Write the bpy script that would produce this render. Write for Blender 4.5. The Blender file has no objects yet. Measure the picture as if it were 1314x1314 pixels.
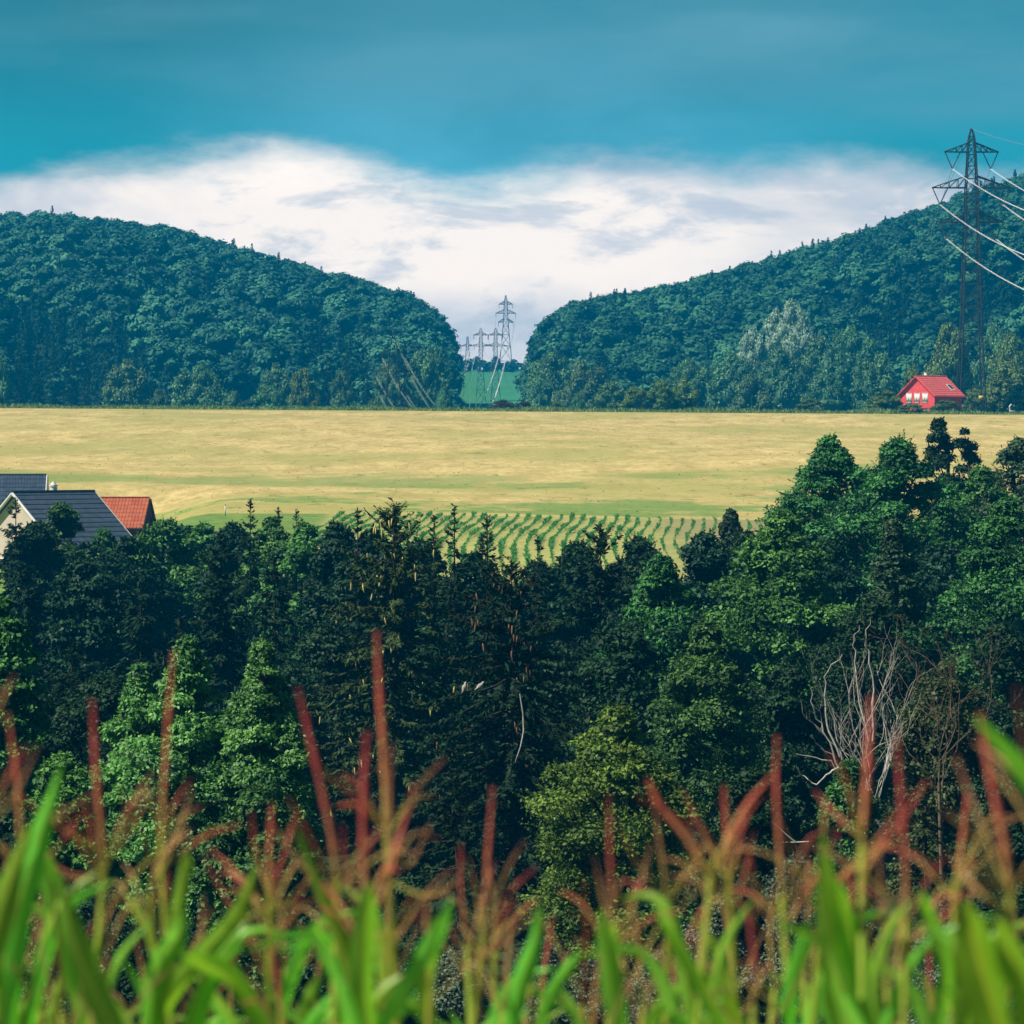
import bpy, math, random
import numpy as np
from mathutils import Vector

S = bpy.context.scene
COL = S.collection
rad = math.radians

# ------------------------------------------------------------------ camera
FPX = 657.0 / math.tan(rad(7.5))          # focal length in photo pixels (1314 px frame)
PITCH = math.atan(82.0 / FPX)             # camera looks slightly down
cam = bpy.data.cameras.new('camera')
camo = bpy.data.objects.new('camera', cam)
COL.objects.link(camo)
S.camera = camo
camo.location = (0, 0, 0)
camo.rotation_euler = (rad(90) - PITCH, 0, 0)
cam.sensor_width = 36.0
cam.lens = 18.0 / math.tan(rad(7.5))
cam.clip_start = 0.3
cam.clip_end = 30000
cam.dof.use_dof = True
cam.dof.focus_distance = 160.0
cam.dof.aperture_fstop = 5.6
S.render.resolution_x = S.render.resolution_y = 1024
S.render.engine = 'CYCLES'
S.cycles.use_denoising = True
S.cycles.max_bounces = 6
S.cycles.diffuse_bounces = 2
S.cycles.transmission_bounces = 3
S.cycles.volume_bounces = 0
S.cycles.sample_clamp_indirect = 4.0

# ------------------------------------------------------------------ sun and sky
SUN = Vector((-0.58, -0.22, 0.78)).normalized()
sun = bpy.data.lights.new('sun', 'SUN')
suno = bpy.data.objects.new('sun', sun)
COL.objects.link(suno)
sun.energy = 5.0
sun.angle = rad(0.55)
sun.color = (1.0, 0.93, 0.80)
suno.rotation_euler = SUN.to_track_quat('Z', 'Y').to_euler()
suno.location = (-60, -60, 80)
S.view_settings.view_transform = 'Standard'
S.view_settings.look = 'None'
S.view_settings.exposure = 0.25
S.view_settings.gamma = 1.0

W = bpy.data.worlds.new('World')
S.world = W
W.use_nodes = True


class NT:
    """small helper to write node trees"""
    def __init__(s, nt):
        s.nt = nt

    def n(s, t, **kw):
        nd = s.nt.nodes.new(t)
        for k, v in kw.items():
            setattr(nd, k, v)
        return nd

    def put(s, sock, v):
        if v is None:
            return
        if isinstance(v, bpy.types.NodeSocket):
            s.nt.links.new(v, sock)
        else:
            if isinstance(v, (tuple, list)) and len(v) == 3 and sock.type == 'RGBA':
                v = (*v, 1.0)
            sock.default_value = v

    def math(s, op, a, b=None, c=None, clamp=False):
        m = s.n('ShaderNodeMath', operation=op, use_clamp=clamp)
        s.put(m.inputs[0], a); s.put(m.inputs[1], b)
        if c is not None:
            s.put(m.inputs[2], c)
        return m.outputs[0]

    def step(s, x, lo, hi, a=0.0, b=1.0):
        m = s.n('ShaderNodeMapRange', interpolation_type='SMOOTHSTEP')
        s.put(m.inputs[0], x); s.put(m.inputs[1], lo); s.put(m.inputs[2], hi)
        s.put(m.inputs[3], a); s.put(m.inputs[4], b)
        return m.outputs[0]

    def mix(s, f, a, b, mode='MIX'):
        m = s.n('ShaderNodeMix', data_type='RGBA', blend_type=mode)
        s.put(m.inputs[0], f); s.put(m.inputs[6], a); s.put(m.inputs[7], b)
        return m.outputs[2]

    def noise(s, vec, scale, detail=4, rough=0.55, dist=0.0):
        m = s.n('ShaderNodeTexNoise')
        s.put(m.inputs['Vector'], vec); s.put(m.inputs['Scale'], scale)
        s.put(m.inputs['Detail'], detail); s.put(m.inputs['Roughness'], rough)
        s.put(m.inputs['Distortion'], dist)
        return m.outputs[0]

    def xyz(s, x, y, z=0.0):
        m = s.n('ShaderNodeCombineXYZ')
        s.put(m.inputs[0], x); s.put(m.inputs[1], y); s.put(m.inputs[2], z)
        return m.outputs[0]


SKYGAIN = 8.9   # cloud colours are written as seen, the Background runs at 0.1


def build_sky():
    t = NT(W.node_tree)
    bg = W.node_tree.nodes['Background']
    bg.inputs[1].default_value = 0.10
    sky = t.n('ShaderNodeTexSky', sky_type='NISHITA', sun_disc=False)
    sky.sun_elevation = math.asin(SUN.z)
    sky.sun_rotation = math.atan2(SUN.x, SUN.y)
    co = t.n('ShaderNodeTexCoord').outputs['Generated']
    sp = t.n('ShaderNodeSeparateXYZ')
    t.put(sp.inputs[0], co)
    k = FPX / 1314.0
    U = t.math('MULTIPLY', t.math('ARCTAN2', sp.outputs[0], sp.outputs[1]), k)      # azimuth
    V = t.math('MULTIPLY', t.math('ARCSINE', sp.outputs[2]), k)                     # elevation
    # underside of the dark cloud layer: height over the horizon by azimuth
    fc = t.n('ShaderNodeFloatCurve')
    t.put(fc.inputs[0], 1.0)
    t.put(fc.inputs[1], t.math('ADD', U, 0.5, clamp=True))
    pts = [(0, 226), (100, 214), (230, 204), (300, 192), (400, 196), (470, 210), (560, 220),
           (640, 220), (740, 211), (850, 206), (1000, 208), (1200, 212), (1314, 220)]
    cv = fc.mapping.curves[0]
    while len(cv.points) < len(pts):
        cv.points.new(0.5, 0.5)
    for p, (x, y) in zip(cv.points, pts):
        p.location = (x / 1314.0, (575 - y) / 1314.0)
        p.handle_type = 'AUTO'
    fc.mapping.update()
    n_edge = t.noise(t.xyz(U, t.math('MULTIPLY', V, 2.6), 3.1), 7.0, 8, 0.6)
    n_big = t.noise(t.xyz(U, t.math('MULTIPLY', V, 2.2), 8.4), 3.2, 5, 0.6, 0.3)
    n_fine = t.noise(t.xyz(U, t.math('MULTIPLY', V, 2.8), 5.7), 5.0, 9, 0.64, 0.35)
    n_str = t.noise(t.xyz(U, t.math('MULTIPLY', V, 5.0), 1.3), 2.6, 4, 0.5)
    edge = t.math('ADD', t.math('SUBTRACT', fc.outputs[0], 0.024), t.math('MULTIPLY', t.math('SUBTRACT', n_edge, 0.5), 0.085))
    d = t.math('SUBTRACT', V, edge)
    dark = t.step(d, -0.014, 0.040)
    # beyond the view the layer is closed: added dark cloud that deepens the shade
    dark = t.math('MAXIMUM', dark, t.step(t.math('ABSOLUTE', U), 0.85, 1.9))
    # the dark layer: teal, greyer in streaks higher up
    up = t.step(V, 0.24, 0.44)
    midU = t.step(t.math('ABSOLUTE', U), 0.10, 0.42, 1.0, 0.0)
    near = t.mix(midU, (0.026, 0.43, 0.53), (0.14, 0.58, 0.76))
    high = t.mix(t.step(U, -0.5, 0.0), (0.030, 0.18, 0.22), (0.085, 0.31, 0.40))
    teal = t.mix(up, near, high)
    streak = t.math('MULTIPLY', t.step(n_str, 0.42, 0.72), t.step(V, 0.24, 0.43, 0.35, 1.0))
    streak = t.math('MULTIPLY', streak, t.step(U, -0.5, 0.25, 0.45, 1.0))
    teal = t.mix(t.math('MULTIPLY', streak, 0.9), teal, (0.155, 0.40, 0.50))
    teal = t.mix(t.math('MULTIPLY', t.step(n_big, 0.42, 0.7), 0.40), teal, (0.020, 0.27, 0.35))
    # the bright gap below it
    b1 = t.math('MULTIPLY', t.math('SUBTRACT', U, -0.10), 1.0 / 0.36)
    b2 = t.math('MULTIPLY', t.math('SUBTRACT', V, 0.222), 1.0 / 0.085)
    r = t.math('SQRT', t.math('ADD', t.math('MULTIPLY', b1, b1), t.math('MULTIPLY', b2, b2)))
    glow = t.step(t.math('ADD', r, t.math('MULTIPLY', t.math('SUBTRACT', n_big, 0.5), 2.2)), 0.45, 1.35, 1.0, 0.0)
    base = t.mix(t.step(V, 0.04, 0.26), (1.12, 1.07, 1.08), (0.88, 0.87, 0.91))
    low = t.mix(glow, base, (1.75, 1.48, 1.26))
    low = t.mix(t.math('MULTIPLY', t.step(n_fine, 0.50, 0.62), 0.62), low, (0.66, 0.74, 0.86))
    low = t.mix(t.math('MULTIPLY', t.step(n_fine, 0.46, 0.34), 0.5), low, (1.80, 1.48, 1.22))
    seen = t.mix(dark, low, teal)
    seen = t.mix(t.step(V, 0.46, 1.1), seen, (0.006, 0.045, 0.080))  # unseen sky overhead set dark to deepen the shade below
    seen = t.mix(t.step(t.math('ABSOLUTE', U), 0.9, 2.2), seen, (0.006, 0.050, 0.085))  # sky to the sides and behind, out of view, set dark likewise
    clouds = t.mix(1.0, seen, (SKYGAIN, SKYGAIN, SKYGAIN), 'MULTIPLY')
    # overhead, out of view, only a little clear sky is let in, for darker shade
    over = t.step(V, 0.7, 2.6, 0.0, 0.16)
    t.put(bg.inputs[0], t.mix(over, clouds, sky.outputs[0]))


build_sky()

# ------------------------------------------------------------------ helpers
rng = np.random.RandomState


def P(px, py, D):
    """point seen at photo pixel (px, py) at distance D along the view"""
    cx = (px - 657.0) / FPX
    cy = (657.0 - py) / FPX
    dy = math.cos(PITCH) + math.sin(PITCH) * cy
    dz = -math.sin(PITCH) + math.cos(PITCH) * cy
    return Vector((cx * D / dy, D, dz * D / dy))


def unit(v):
    return v / np.maximum(np.linalg.norm(v, axis=-1, keepdims=True), 1e-9)


def runit(r, n):
    return unit(r.normal(size=(n, 3)))


class MB:
    """collects quads; build() links them as ONE mesh object"""
    def __init__(s):
        s.V = []; s.F = []; s.A = []; s.n = 0

    def add(s, V, F, var=0.5):
        V = np.asarray(V, float).reshape(-1, 3)
        F = np.asarray(F, int).reshape(-1, 4)
        s.V.append(V); s.F.append(F + s.n); s.n += len(V)
        s.A.append(np.broadcast_to(np.asarray(var, float), (len(F),)).copy())
        return s

    def quads(s, Q, var=0.5):
        Q = np.asarray(Q, float)
        return s.add(Q.reshape(-1, 3), np.arange(len(Q) * 4).reshape(-1, 4), var)

    def leaves(s, C, N, A, L, Wd, var, fold=0.18):
        """folded lozenge leaves at C, facing N, pointing along A"""
        A = unit(A - N * np.sum(A * N, 1, keepdims=True))
        B = np.cross(N, A)
        L = np.asarray(L).reshape(-1, 1); Wd = np.asarray(Wd).reshape(-1, 1)
        lift = N * Wd * fold
        return s.quads(np.stack([C - A * L * .5, C - A * L * .06 + B * Wd * .5 + lift,
                                 C + A * L * .5, C - A * L * .06 - B * Wd * .5 + lift], 1), var)

    def tube(s, pts, rr, k=5, var=0.5):
        pts = np.asarray(pts, float); n = len(pts)
        rr = np.broadcast_to(np.asarray(rr, float), (n,))
        T = unit(np.gradient(pts, axis=0))
        ref = np.array([0, 0, 1.0]) if abs(T[:, 2]).mean() < .8 else np.array([0, 1.0, 0])
        X = unit(np.cross(T, ref)); Y = np.cross(T, X)
        a = np.arange(k) * 2 * math.pi / k
        ring = X[:, None] * np.cos(a)[None, :, None] + Y[:, None] * np.sin(a)[None, :, None]
        V = pts[:, None] + ring * rr[:, None, None]
        i = np.arange(n - 1)[:, None]; j = np.arange(k)[None]
        F = np.stack([i * k + j, i * k + (j + 1) % k, (i + 1) * k + (j + 1) % k, (i + 1) * k + j], -1)
        return s.add(V, F, var)

    def bar(s, p, q, r):
        return s.tube([p, q], r, 4)

    def box(s, lo, hi, var=0.5):
        x0, y0, z0 = lo; x1, y1, z1 = hi
        V = [(x0, y0, z0), (x1, y0, z0), (x1, y1, z0), (x0, y1, z0), (x0, y0, z1), (x1, y0, z1), (x1, y1, z1), (x0, y1, z1)]
        F = [(3, 2, 1, 0), (4, 5, 6, 7), (0, 1, 5, 4), (1, 2, 6, 5), (2, 3, 7, 6), (3, 0, 4, 7)]
        return s.add(V, F, var)

    def merge(s, V, F, A):
        s.V.append(V); s.F.append(F + s.n); s.n += len(V); s.A.append(A)

    def arrays(s):
        return np.concatenate(s.V), np.concatenate(s.F), np.concatenate(s.A)

    def mesh(s, name, mat, smooth=False):
        V, F, A = s.arrays()
        m = bpy.data.meshes.new(name)
        m.vertices.add(len(V)); m.vertices.foreach_set('co', V.astype(np.float32).ravel())
        m.loops.add(len(F) * 4); m.loops.foreach_set('vertex_index', F.astype(np.int32).ravel())
        m.polygons.add(len(F))
        m.polygons.foreach_set('loop_start', np.arange(0, len(F) * 4, 4, dtype=np.int32))
        if smooth:
            m.polygons.foreach_set('use_smooth', np.ones(len(F), bool))
        at = m.attributes.new('var', 'FLOAT', 'FACE')
        at.data.foreach_set('value', A.astype(np.float32))
        m.update(calc_edges=True)
        if mat:
            m.materials.append(mat)
        return m

    def build(s, name, mat, parent=None, smooth=False):
        return link(name, s.mesh(name, mat, smooth), parent)


def link(name, mesh, parent=None):
    o = bpy.data.objects.new(name, mesh)
    COL.objects.link(o)
    if parent:
        o.parent = parent
    return o


def poly(name, V, F, mat, parent=None):
    m = bpy.data.meshes.new(name)
    m.from_pydata([tuple(v) for v in V], [], F)
    m.materials.append(mat)
    return link(name, m, parent)


def tag(o, label, cat, group=None, kind=None):
    if label: o['label'] = label
    if cat: o['category'] = cat
    if group: o['group'] = group
    if kind: o['kind'] = kind
    return o


def struct(o):
    o['kind'] = 'structure'
    return o


def thing(name, label, cat, loc=(0, 0, 0), rotz=0.0, group=None):
    o = bpy.data.objects.new(name, None)
    COL.objects.link(o)
    o.location = loc
    o.rotation_euler = (0, 0, rotz)
    o.empty_display_size = 0.3
    return tag(o, label, cat, group)


def copy_thing(root, loc, rotz, scale=1.0):
    r = root.copy(); COL.objects.link(r)
    r.location = loc; r.rotation_euler = (0, 0, rotz)
    r.scale = (scale,) * 3 if not isinstance(scale, tuple) else scale
    for ch in list(root.children):
        c = ch.copy(); COL.objects.link(c); c.parent = r
        for g in list(ch.children):
            d = g.copy(); COL.objects.link(d); d.parent = c
    return r


# ------------------------------------------------------------------ materials
def mat_new(name):
    m = bpy.data.materials.new(name)
    m.use_nodes = True
    t = NT(m.node_tree)
    b = m.node_tree.nodes['Principled BSDF']
    out = m.node_tree.nodes['Material Output']
    return m, t, b, out


def mat_leaf(name, dark, light, rough=0.5, spec=0.35, trans=0.2, hue=0.12):
    m, t, b, out = mat_new(name)
    at = t.n('ShaderNodeAttribute', attribute_name='var')
    ob = t.n('ShaderNodeObjectInfo')
    c = t.mix(at.outputs['Fac'], dark, light)
    hs = t.n('ShaderNodeHueSaturation')
    t.put(hs.inputs['Hue'], t.math('MULTIPLY_ADD', ob.outputs['Random'], hue * 0.35, 0.5 - hue * 0.17))
    t.put(hs.inputs['Value'], t.math('MULTIPLY_ADD', ob.outputs['Random'], 0.3, 0.85))
    t.put(hs.inputs['Color'], c)
    t.put(b.inputs['Base Color'], hs.outputs[0])
    b.inputs['Roughness'].default_value = rough
    b.inputs['Specular IOR Level'].default_value = spec
    if trans > 0:
        tr = t.n('ShaderNodeBsdfTranslucent')
        t.put(tr.inputs[0], t.mix(1.0, hs.outputs[0], (1.3, 1.5, 0.7), 'MULTIPLY'))
        mx = t.n('ShaderNodeMixShader')
        t.put(mx.inputs[0], trans)
        t.nt.links.new(b.outputs[0], mx.inputs[1]); t.nt.links.new(tr.outputs[0], mx.inputs[2])
        t.nt.links.new(mx.outputs[0], out.inputs[0])
    return m


def mat_plain(name, col, rough=0.7, spec=0.3, metal=0.0, vary=0.25, scale=3.0):
    m, t, b, out = mat_new(name)
    co = t.n('ShaderNodeTexCoord').outputs['Object']
    nz = t.noise(co, scale, 5, 0.6)
    t.put(b.inputs['Base Color'], t.mix(t.step(nz, 0.3, 0.7), tuple(c * (1 - vary) for c in col), tuple(min(1, c * (1 + vary)) for c in col)))
    b.inputs['Roughness'].default_value = rough
    b.inputs['Specular IOR Level'].default_value = spec
    b.inputs['Metallic'].default_value = metal
    return m


M = {}
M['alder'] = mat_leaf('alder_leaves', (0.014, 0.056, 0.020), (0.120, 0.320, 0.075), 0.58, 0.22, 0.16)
M['bright'] = mat_leaf('bright_leaves', (0.020, 0.085, 0.022), (0.170, 0.440, 0.095), 0.58, 0.22, 0.2)
M['yellowish'] = mat_leaf('yellow_green_leaves', (0.035, 0.080, 0.014), (0.240, 0.360, 0.060), 0.58, 0.22, 0.2)
M['greyleaf'] = mat_leaf('grey_green_leaves', (0.030, 0.075, 0.036), (0.120, 0.200, 0.085), 0.58, 0.22, 0.15)
M['olive'] = mat_leaf('olive_leaves', (0.022, 0.045, 0.012), (0.100, 0.125, 0.040), 0.55, 0.3, 0.1)
M['silver'] = mat_leaf('silver_leaves', (0.045, 0.085, 0.050), (0.210, 0.270, 0.190), 0.58, 0.22, 0.1)
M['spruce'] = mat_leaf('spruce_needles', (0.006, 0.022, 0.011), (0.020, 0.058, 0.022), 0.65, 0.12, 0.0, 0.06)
M['spruce_olive'] = mat_leaf('olive_spruce_needles', (0.016, 0.038, 0.012), (0.070, 0.110, 0.030), 0.65, 0.12, 0.0, 0.06)
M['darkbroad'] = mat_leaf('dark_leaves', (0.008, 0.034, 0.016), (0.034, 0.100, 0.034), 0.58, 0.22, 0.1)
M['hill'] = mat_leaf('hill_leaves', (0.010, 0.060, 0.040), (0.085, 0.270, 0.135), 0.65, 0.15, 0.0)  # blue of the distant haze is partly put into this leaf colour
M['vergegrass'] = mat_leaf('verge_grass_blades', (0.05, 0.13, 0.03), (0.32, 0.42, 0.14), 0.7, 0.1, 0.3, 0.05)
M['birch'] = mat_leaf('young_birch_leaves', (0.024, 0.095, 0.026), (0.270, 0.500, 0.140), 0.5, 0.3, 0.25)
M['footleaf'] = mat_leaf('foot_leaves', (0.028, 0.105, 0.050), (0.250, 0.450, 0.180), 0.6, 0.2, 0.1, 0.2)
M['hillolive'] = mat_leaf('hill_olive_leaves', (0.050, 0.110, 0.028), (0.300, 0.430, 0.110), 0.6, 0.2, 0.0)
M['hillpale'] = mat_leaf('hill_pale_leaves', (0.26, 0.38, 0.28), (0.58, 0.76, 0.58), 0.6, 0.2, 0.2, 0.03)
M['hillcon'] = mat_leaf('hill_needles', (0.005, 0.026, 0.018), (0.014, 0.058, 0.034), 0.7, 0.08, 0.0)
M['brush'] = mat_leaf('dry_brush', (0.050, 0.038, 0.026), (0.130, 0.100, 0.070), 0.8, 0.1, 0.0, 0.03)
M['bark'] = mat_plain('bark', (0.055, 0.045, 0.035), 0.9, 0.1, 0, 0.5, 6)
M['palebark'] = mat_plain('pale_dead_wood', (0.50, 0.46, 0.40), 0.8, 0.2, 0, 0.35, 5)
M['brownbark'] = mat_plain('brown_dead_wood', (0.17, 0.125, 0.085), 0.9, 0.1, 0, 0.4, 5)
M['cone_yellow'] = mat_plain('young_cones', (0.70, 0.58, 0.20), 0.6, 0.3, 0, 0.25, 9)
M['cone_brown'] = mat_plain('ripe_cones', (0.26, 0.13, 0.075), 0.7, 0.2, 0, 0.25, 9)
M['steel'] = mat_plain('dark_steel', (0.030, 0.036, 0.042), 0.7, 0.2, 0.0, 0.25, 1)
M['steel_pale'] = mat_plain('galvanised_steel', (0.055, 0.06, 0.07), 0.7, 0.2, 0.0, 0.2, 1)
M['insul'] = mat_plain('insulator_glaze', (0.06, 0.07, 0.08), 0.3, 0.5, 0, 0.1, 5)
M['wire'] = mat_plain('sunlit_aluminium', (0.95, 0.95, 0.95), 0.6, 0.5, 0.0, 0.03, 1)  # sun reflection on the wires put into a near-white colour
M['wire_dark'] = mat_plain('dark_conductor', (0.30, 0.33, 0.36), 0.5, 0.4, 0.0, 0.05, 1)  # darker conductor for the thin, faint wires
M['white'] = mat_plain('white_paint', (0.80, 0.79, 0.76), 0.6, 0.3, 0, 0.05, 2)
M['cream'] = mat_plain('cream_render', (0.66, 0.56, 0.46), 0.85, 0.15, 0, 0.08, 1.5)
M['redwall'] = mat_plain('red_render', (0.88, 0.10, 0.10), 0.8, 0.2, 0, 0.1, 1.5)
M['darkwood'] = mat_plain('dark_boards', (0.045, 0.028, 0.022), 0.85, 0.1, 0, 0.4, 4)
M['glass'] = mat_plain('window_glass', (0.05, 0.06, 0.07), 0.08, 0.6, 0, 0.1, 2)
M['curtain'] = mat_plain('white_blind', (0.90, 0.86, 0.82), 0.8, 0.2, 0, 0.05, 2)
M['yellow'] = mat_plain('yellow_plate', (0.80, 0.62, 0.08), 0.5, 0.3, 0, 0.05, 2)
M['dove'] = mat_plain('dove_feathers', (0.46, 0.42, 0.39), 0.8, 0.2, 0, 0.3, 9)
M['beak'] = mat_plain('beak', (0.22, 0.14, 0.08), 0.5, 0.3, 0, 0.1, 2)


def mat_roof(name, c1, c2, course=0.34, pan=0.24, vstr=0.35, rough=0.55):
    """tiled roof: UV-free, courses follow local z (slope), pans follow local x (ridge)"""
    m, t, b, out = mat_new(name)
    co = t.n('ShaderNodeTexCoord').outputs['Object']
    sp = t.n('ShaderNodeSeparateXYZ'); t.put(sp.inputs[0], co)
    a = t.math('FRACT', t.math('MULTIPLY', sp.outputs[2], 1.0 / course))
    p = t.math('FRACT', t.math('MULTIPLY', sp.outputs[0], 1.0 / pan))
    lap = t.step(a, 0.0, 0.22)
    seam = t.step(t.math('ABSOLUTE', t.math('SUBTRACT', p, 0.5)), 0.36, 0.5, 1.0, 1.0 - vstr)
    nz = t.noise(co, 2.2, 5, 0.65)
    col = t.mix(t.step(nz, 0.3, 0.7), c1, c2)
    cell = t.n('ShaderNodeTexWhiteNoise', noise_dimensions='2D')
    t.put(cell.inputs[0], t.xyz(t.math('FLOOR', t.math('MULTIPLY', sp.outputs[0], 1.0 / pan)),
                                t.math('FLOOR', t.math('MULTIPLY', sp.outputs[2], 1.0 / course))))
    col = t.mix(t.math('MULTIPLY', cell.outputs[0], 0.35), col, tuple(0.6 * x for x in c1))
    t.put(b.inputs['Base Color'], t.mix(1.0, col, t.xyz(seam, seam, seam), 'MULTIPLY'))
    bp = t.n('ShaderNodeBump'); bp.inputs['Strength'].default_value = 1.0; bp.inputs['Distance'].default_value = 0.09
    t.put(bp.inputs['Height'], t.math('MULTIPLY', t.math('ADD', t.math('SUBTRACT', 1.0, a), lap), t.math('ADD', seam, 0.4)))
    t.put(b.inputs['Normal'], bp.outputs[0])
    b.inputs['Roughness'].default_value = rough
    b.inputs['Specular IOR Level'].default_value = 0.3
    return m


M['greyroof'] = mat_roof('blue_grey_tiles', (0.038, 0.062, 0.105), (0.075, 0.105, 0.160))
M['barnroof'] = mat_roof('orange_red_tiles', (0.50, 0.11, 0.05), (0.62, 0.18, 0.08), 0.3, 0.26, 0.3)
M['redroof'] = mat_roof('bright_red_tiles', (0.86, 0.13, 0.12), (0.90, 0.19, 0.16), 0.34, 0.3, 0.15)


def mat_field():
    m, t, b, out = mat_new('straw_meadow')
    co = t.n('ShaderNodeTexCoord').outputs['Object']
    sp = t.n('ShaderNodeSeparateXYZ'); t.put(sp.inputs[0], co)
    X, Y = sp.outputs[0], sp.outputs[1]
    broad = t.noise(t.xyz(t.math('MULTIPLY', X, 0.030), t.math('MULTIPLY', Y, 0.022), 0), 1.0, 5, 0.6)
    mid = t.noise(t.xyz(t.math('MULTIPLY', X, 0.26), t.math('MULTIPLY', Y, 0.085), 3), 1.0, 7, 0.72)
    fine = t.noise(t.xyz(t.math('MULTIPLY', X, 1.2), t.math('MULTIPLY', Y, 0.36), 5), 1.0, 6, 0.78)
    straw = t.mix(t.step(mid, 0.30, 0.70), (0.46, 0.355, 0.125), (0.80, 0.62, 0.26))
    straw = t.mix(t.math('MULTIPLY', t.step(fine, 0.44, 0.66), 0.6), straw, (0.33, 0.28, 0.09))
    straw = t.mix(t.math('MULTIPLY', t.step(broad, 0.44, 0.62), 0.65), straw, (0.37, 0.36, 0.10))
    # greener patches towards the low, damp end of the meadow
    pat = t.noise(t.xyz(t.math('MULTIPLY', X, 0.052), t.math('MULTIPLY', Y, 0.040), 7), 1.0, 6, 0.65)
    b1 = t.math('MULTIPLY', t.step(Y, 340.0, 368.0), t.step(Y, 408.0, 372.0))
    b2 = t.math('MULTIPLY', t.step(Y, 300.0, 306.0), t.step(Y, 350.0, 318.0))
    g = t.math('ADD', pat, t.math('ADD', t.math('MULTIPLY', b1, 0.16), t.math('MULTIPLY', b2, 0.16)))
    g = t.math('ADD', g, t.math('MULTIPLY', t.math('SUBTRACT', mid, 0.5), 0.55))
    gm = t.math('MULTIPLY', t.step(g, 0.58, 0.70), t.step(Y, 300.0, 430.0, 1.0, 0.4))
    green = t.mix(t.step(fine, 0.3, 0.7), (0.07, 0.22, 0.040), (0.22, 0.33, 0.070))
    c = t.mix(t.math('MULTIPLY', gm, 0.85), straw, green)
    spots = t.noise(t.xyz(t.math('MULTIPLY', X, 0.42), t.math('MULTIPLY', Y, 0.15), 9), 1.0, 5, 0.7)
    c = t.mix(t.math('MULTIPLY', t.step(spots, 0.58, 0.66), 0.62), c, (0.16, 0.17, 0.05))
    t.put(b.inputs['Base Color'], c)
    bp = t.n('ShaderNodeBump'); bp.inputs['Strength'].default_value = 0.25; bp.inputs['Distance'].default_value = 0.3
    t.put(bp.inputs['Height'], fine)
    t.put(b.inputs['Normal'], bp.outputs[0])
    b.inputs['Roughness'].default_value = 0.95
    b.inputs['Specular IOR Level'].default_value = 0.1
    return m


def mat_ground(name, c1, c2, sc=0.25):
    m, t, b, out = mat_new(name)
    co = t.n('ShaderNodeTexCoord').outputs['Object']
    a = t.noise(co, sc, 6, 0.7)
    c = t.noise(co, sc * 7, 5, 0.7)
    t.put(b.inputs['Base Color'], t.mix(t.step(t.math('ADD', t.math('MULTIPLY', a, .6), t.math('MULTIPLY', c, .4)), 0.35, 0.65), c1, c2))
    b.inputs['Roughness'].default_value = 0.95
    b.inputs['Specular IOR Level'].default_value = 0.1
    return m


def mat_rows():
    m, t, b, out = mat_new('pale_dry_soil')
    co = t.n('ShaderNodeTexCoord').outputs['Object']
    sp = t.n('ShaderNodeSeparateXYZ'); t.put(sp.inputs[0], co)
    nz = t.noise(co, 0.9, 6, 0.7); big = t.noise(co, 0.10, 4, 0.6)
    c = t.mix(t.step(nz, .35, .65), (0.31, 0.33, 0.10), (0.46, 0.44, 0.15))
    c = t.mix(t.math('MULTIPLY', t.step(t.math('ADD', sp.outputs[0], t.math('MULTIPLY', big, 6.0)), 11.0, 17.0), .45), c, (0.22, 0.17, 0.12))
    grass = t.mix(t.step(nz, .35, .65), (0.10, 0.22, 0.04), (0.25, 0.33, 0.08))
    c = t.mix(t.step(t.math('ADD', sp.outputs[0], t.math('MULTIPLY', big, 3.0)), -12.0, -13.5), c, grass)
    t.put(b.inputs['Base Color'], c)
    b.inputs['Roughness'].default_value = 0.95
    b.inputs['Specular IOR Level'].default_value = 0.1
    return m


M['meadow'] = mat_field()
M['soil'] = mat_ground('field_soil', (0.06, 0.045, 0.03), (0.13, 0.10, 0.07), 1.5)
M['valley'] = mat_ground('valley_grass', (0.012, 0.030, 0.012), (0.035, 0.065, 0.02), 0.4)
M['drysoil'] = mat_rows()
M['verge'] = mat_ground('verge_ground', (0.07, 0.13, 0.035), (0.16, 0.21, 0.07), 0.4)
M['farground'] = mat_ground('far_grass', (0.05, 0.10, 0.035), (0.08, 0.15, 0.05), 0.05)
M['pasture'] = mat_ground('green_pasture', (0.055, 0.235, 0.085), (0.085, 0.300, 0.115), 0.02)
M['hillfloor'] = mat_ground('forest_floor', (0.012, 0.028, 0.014), (0.025, 0.05, 0.022), 0.05)


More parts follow.
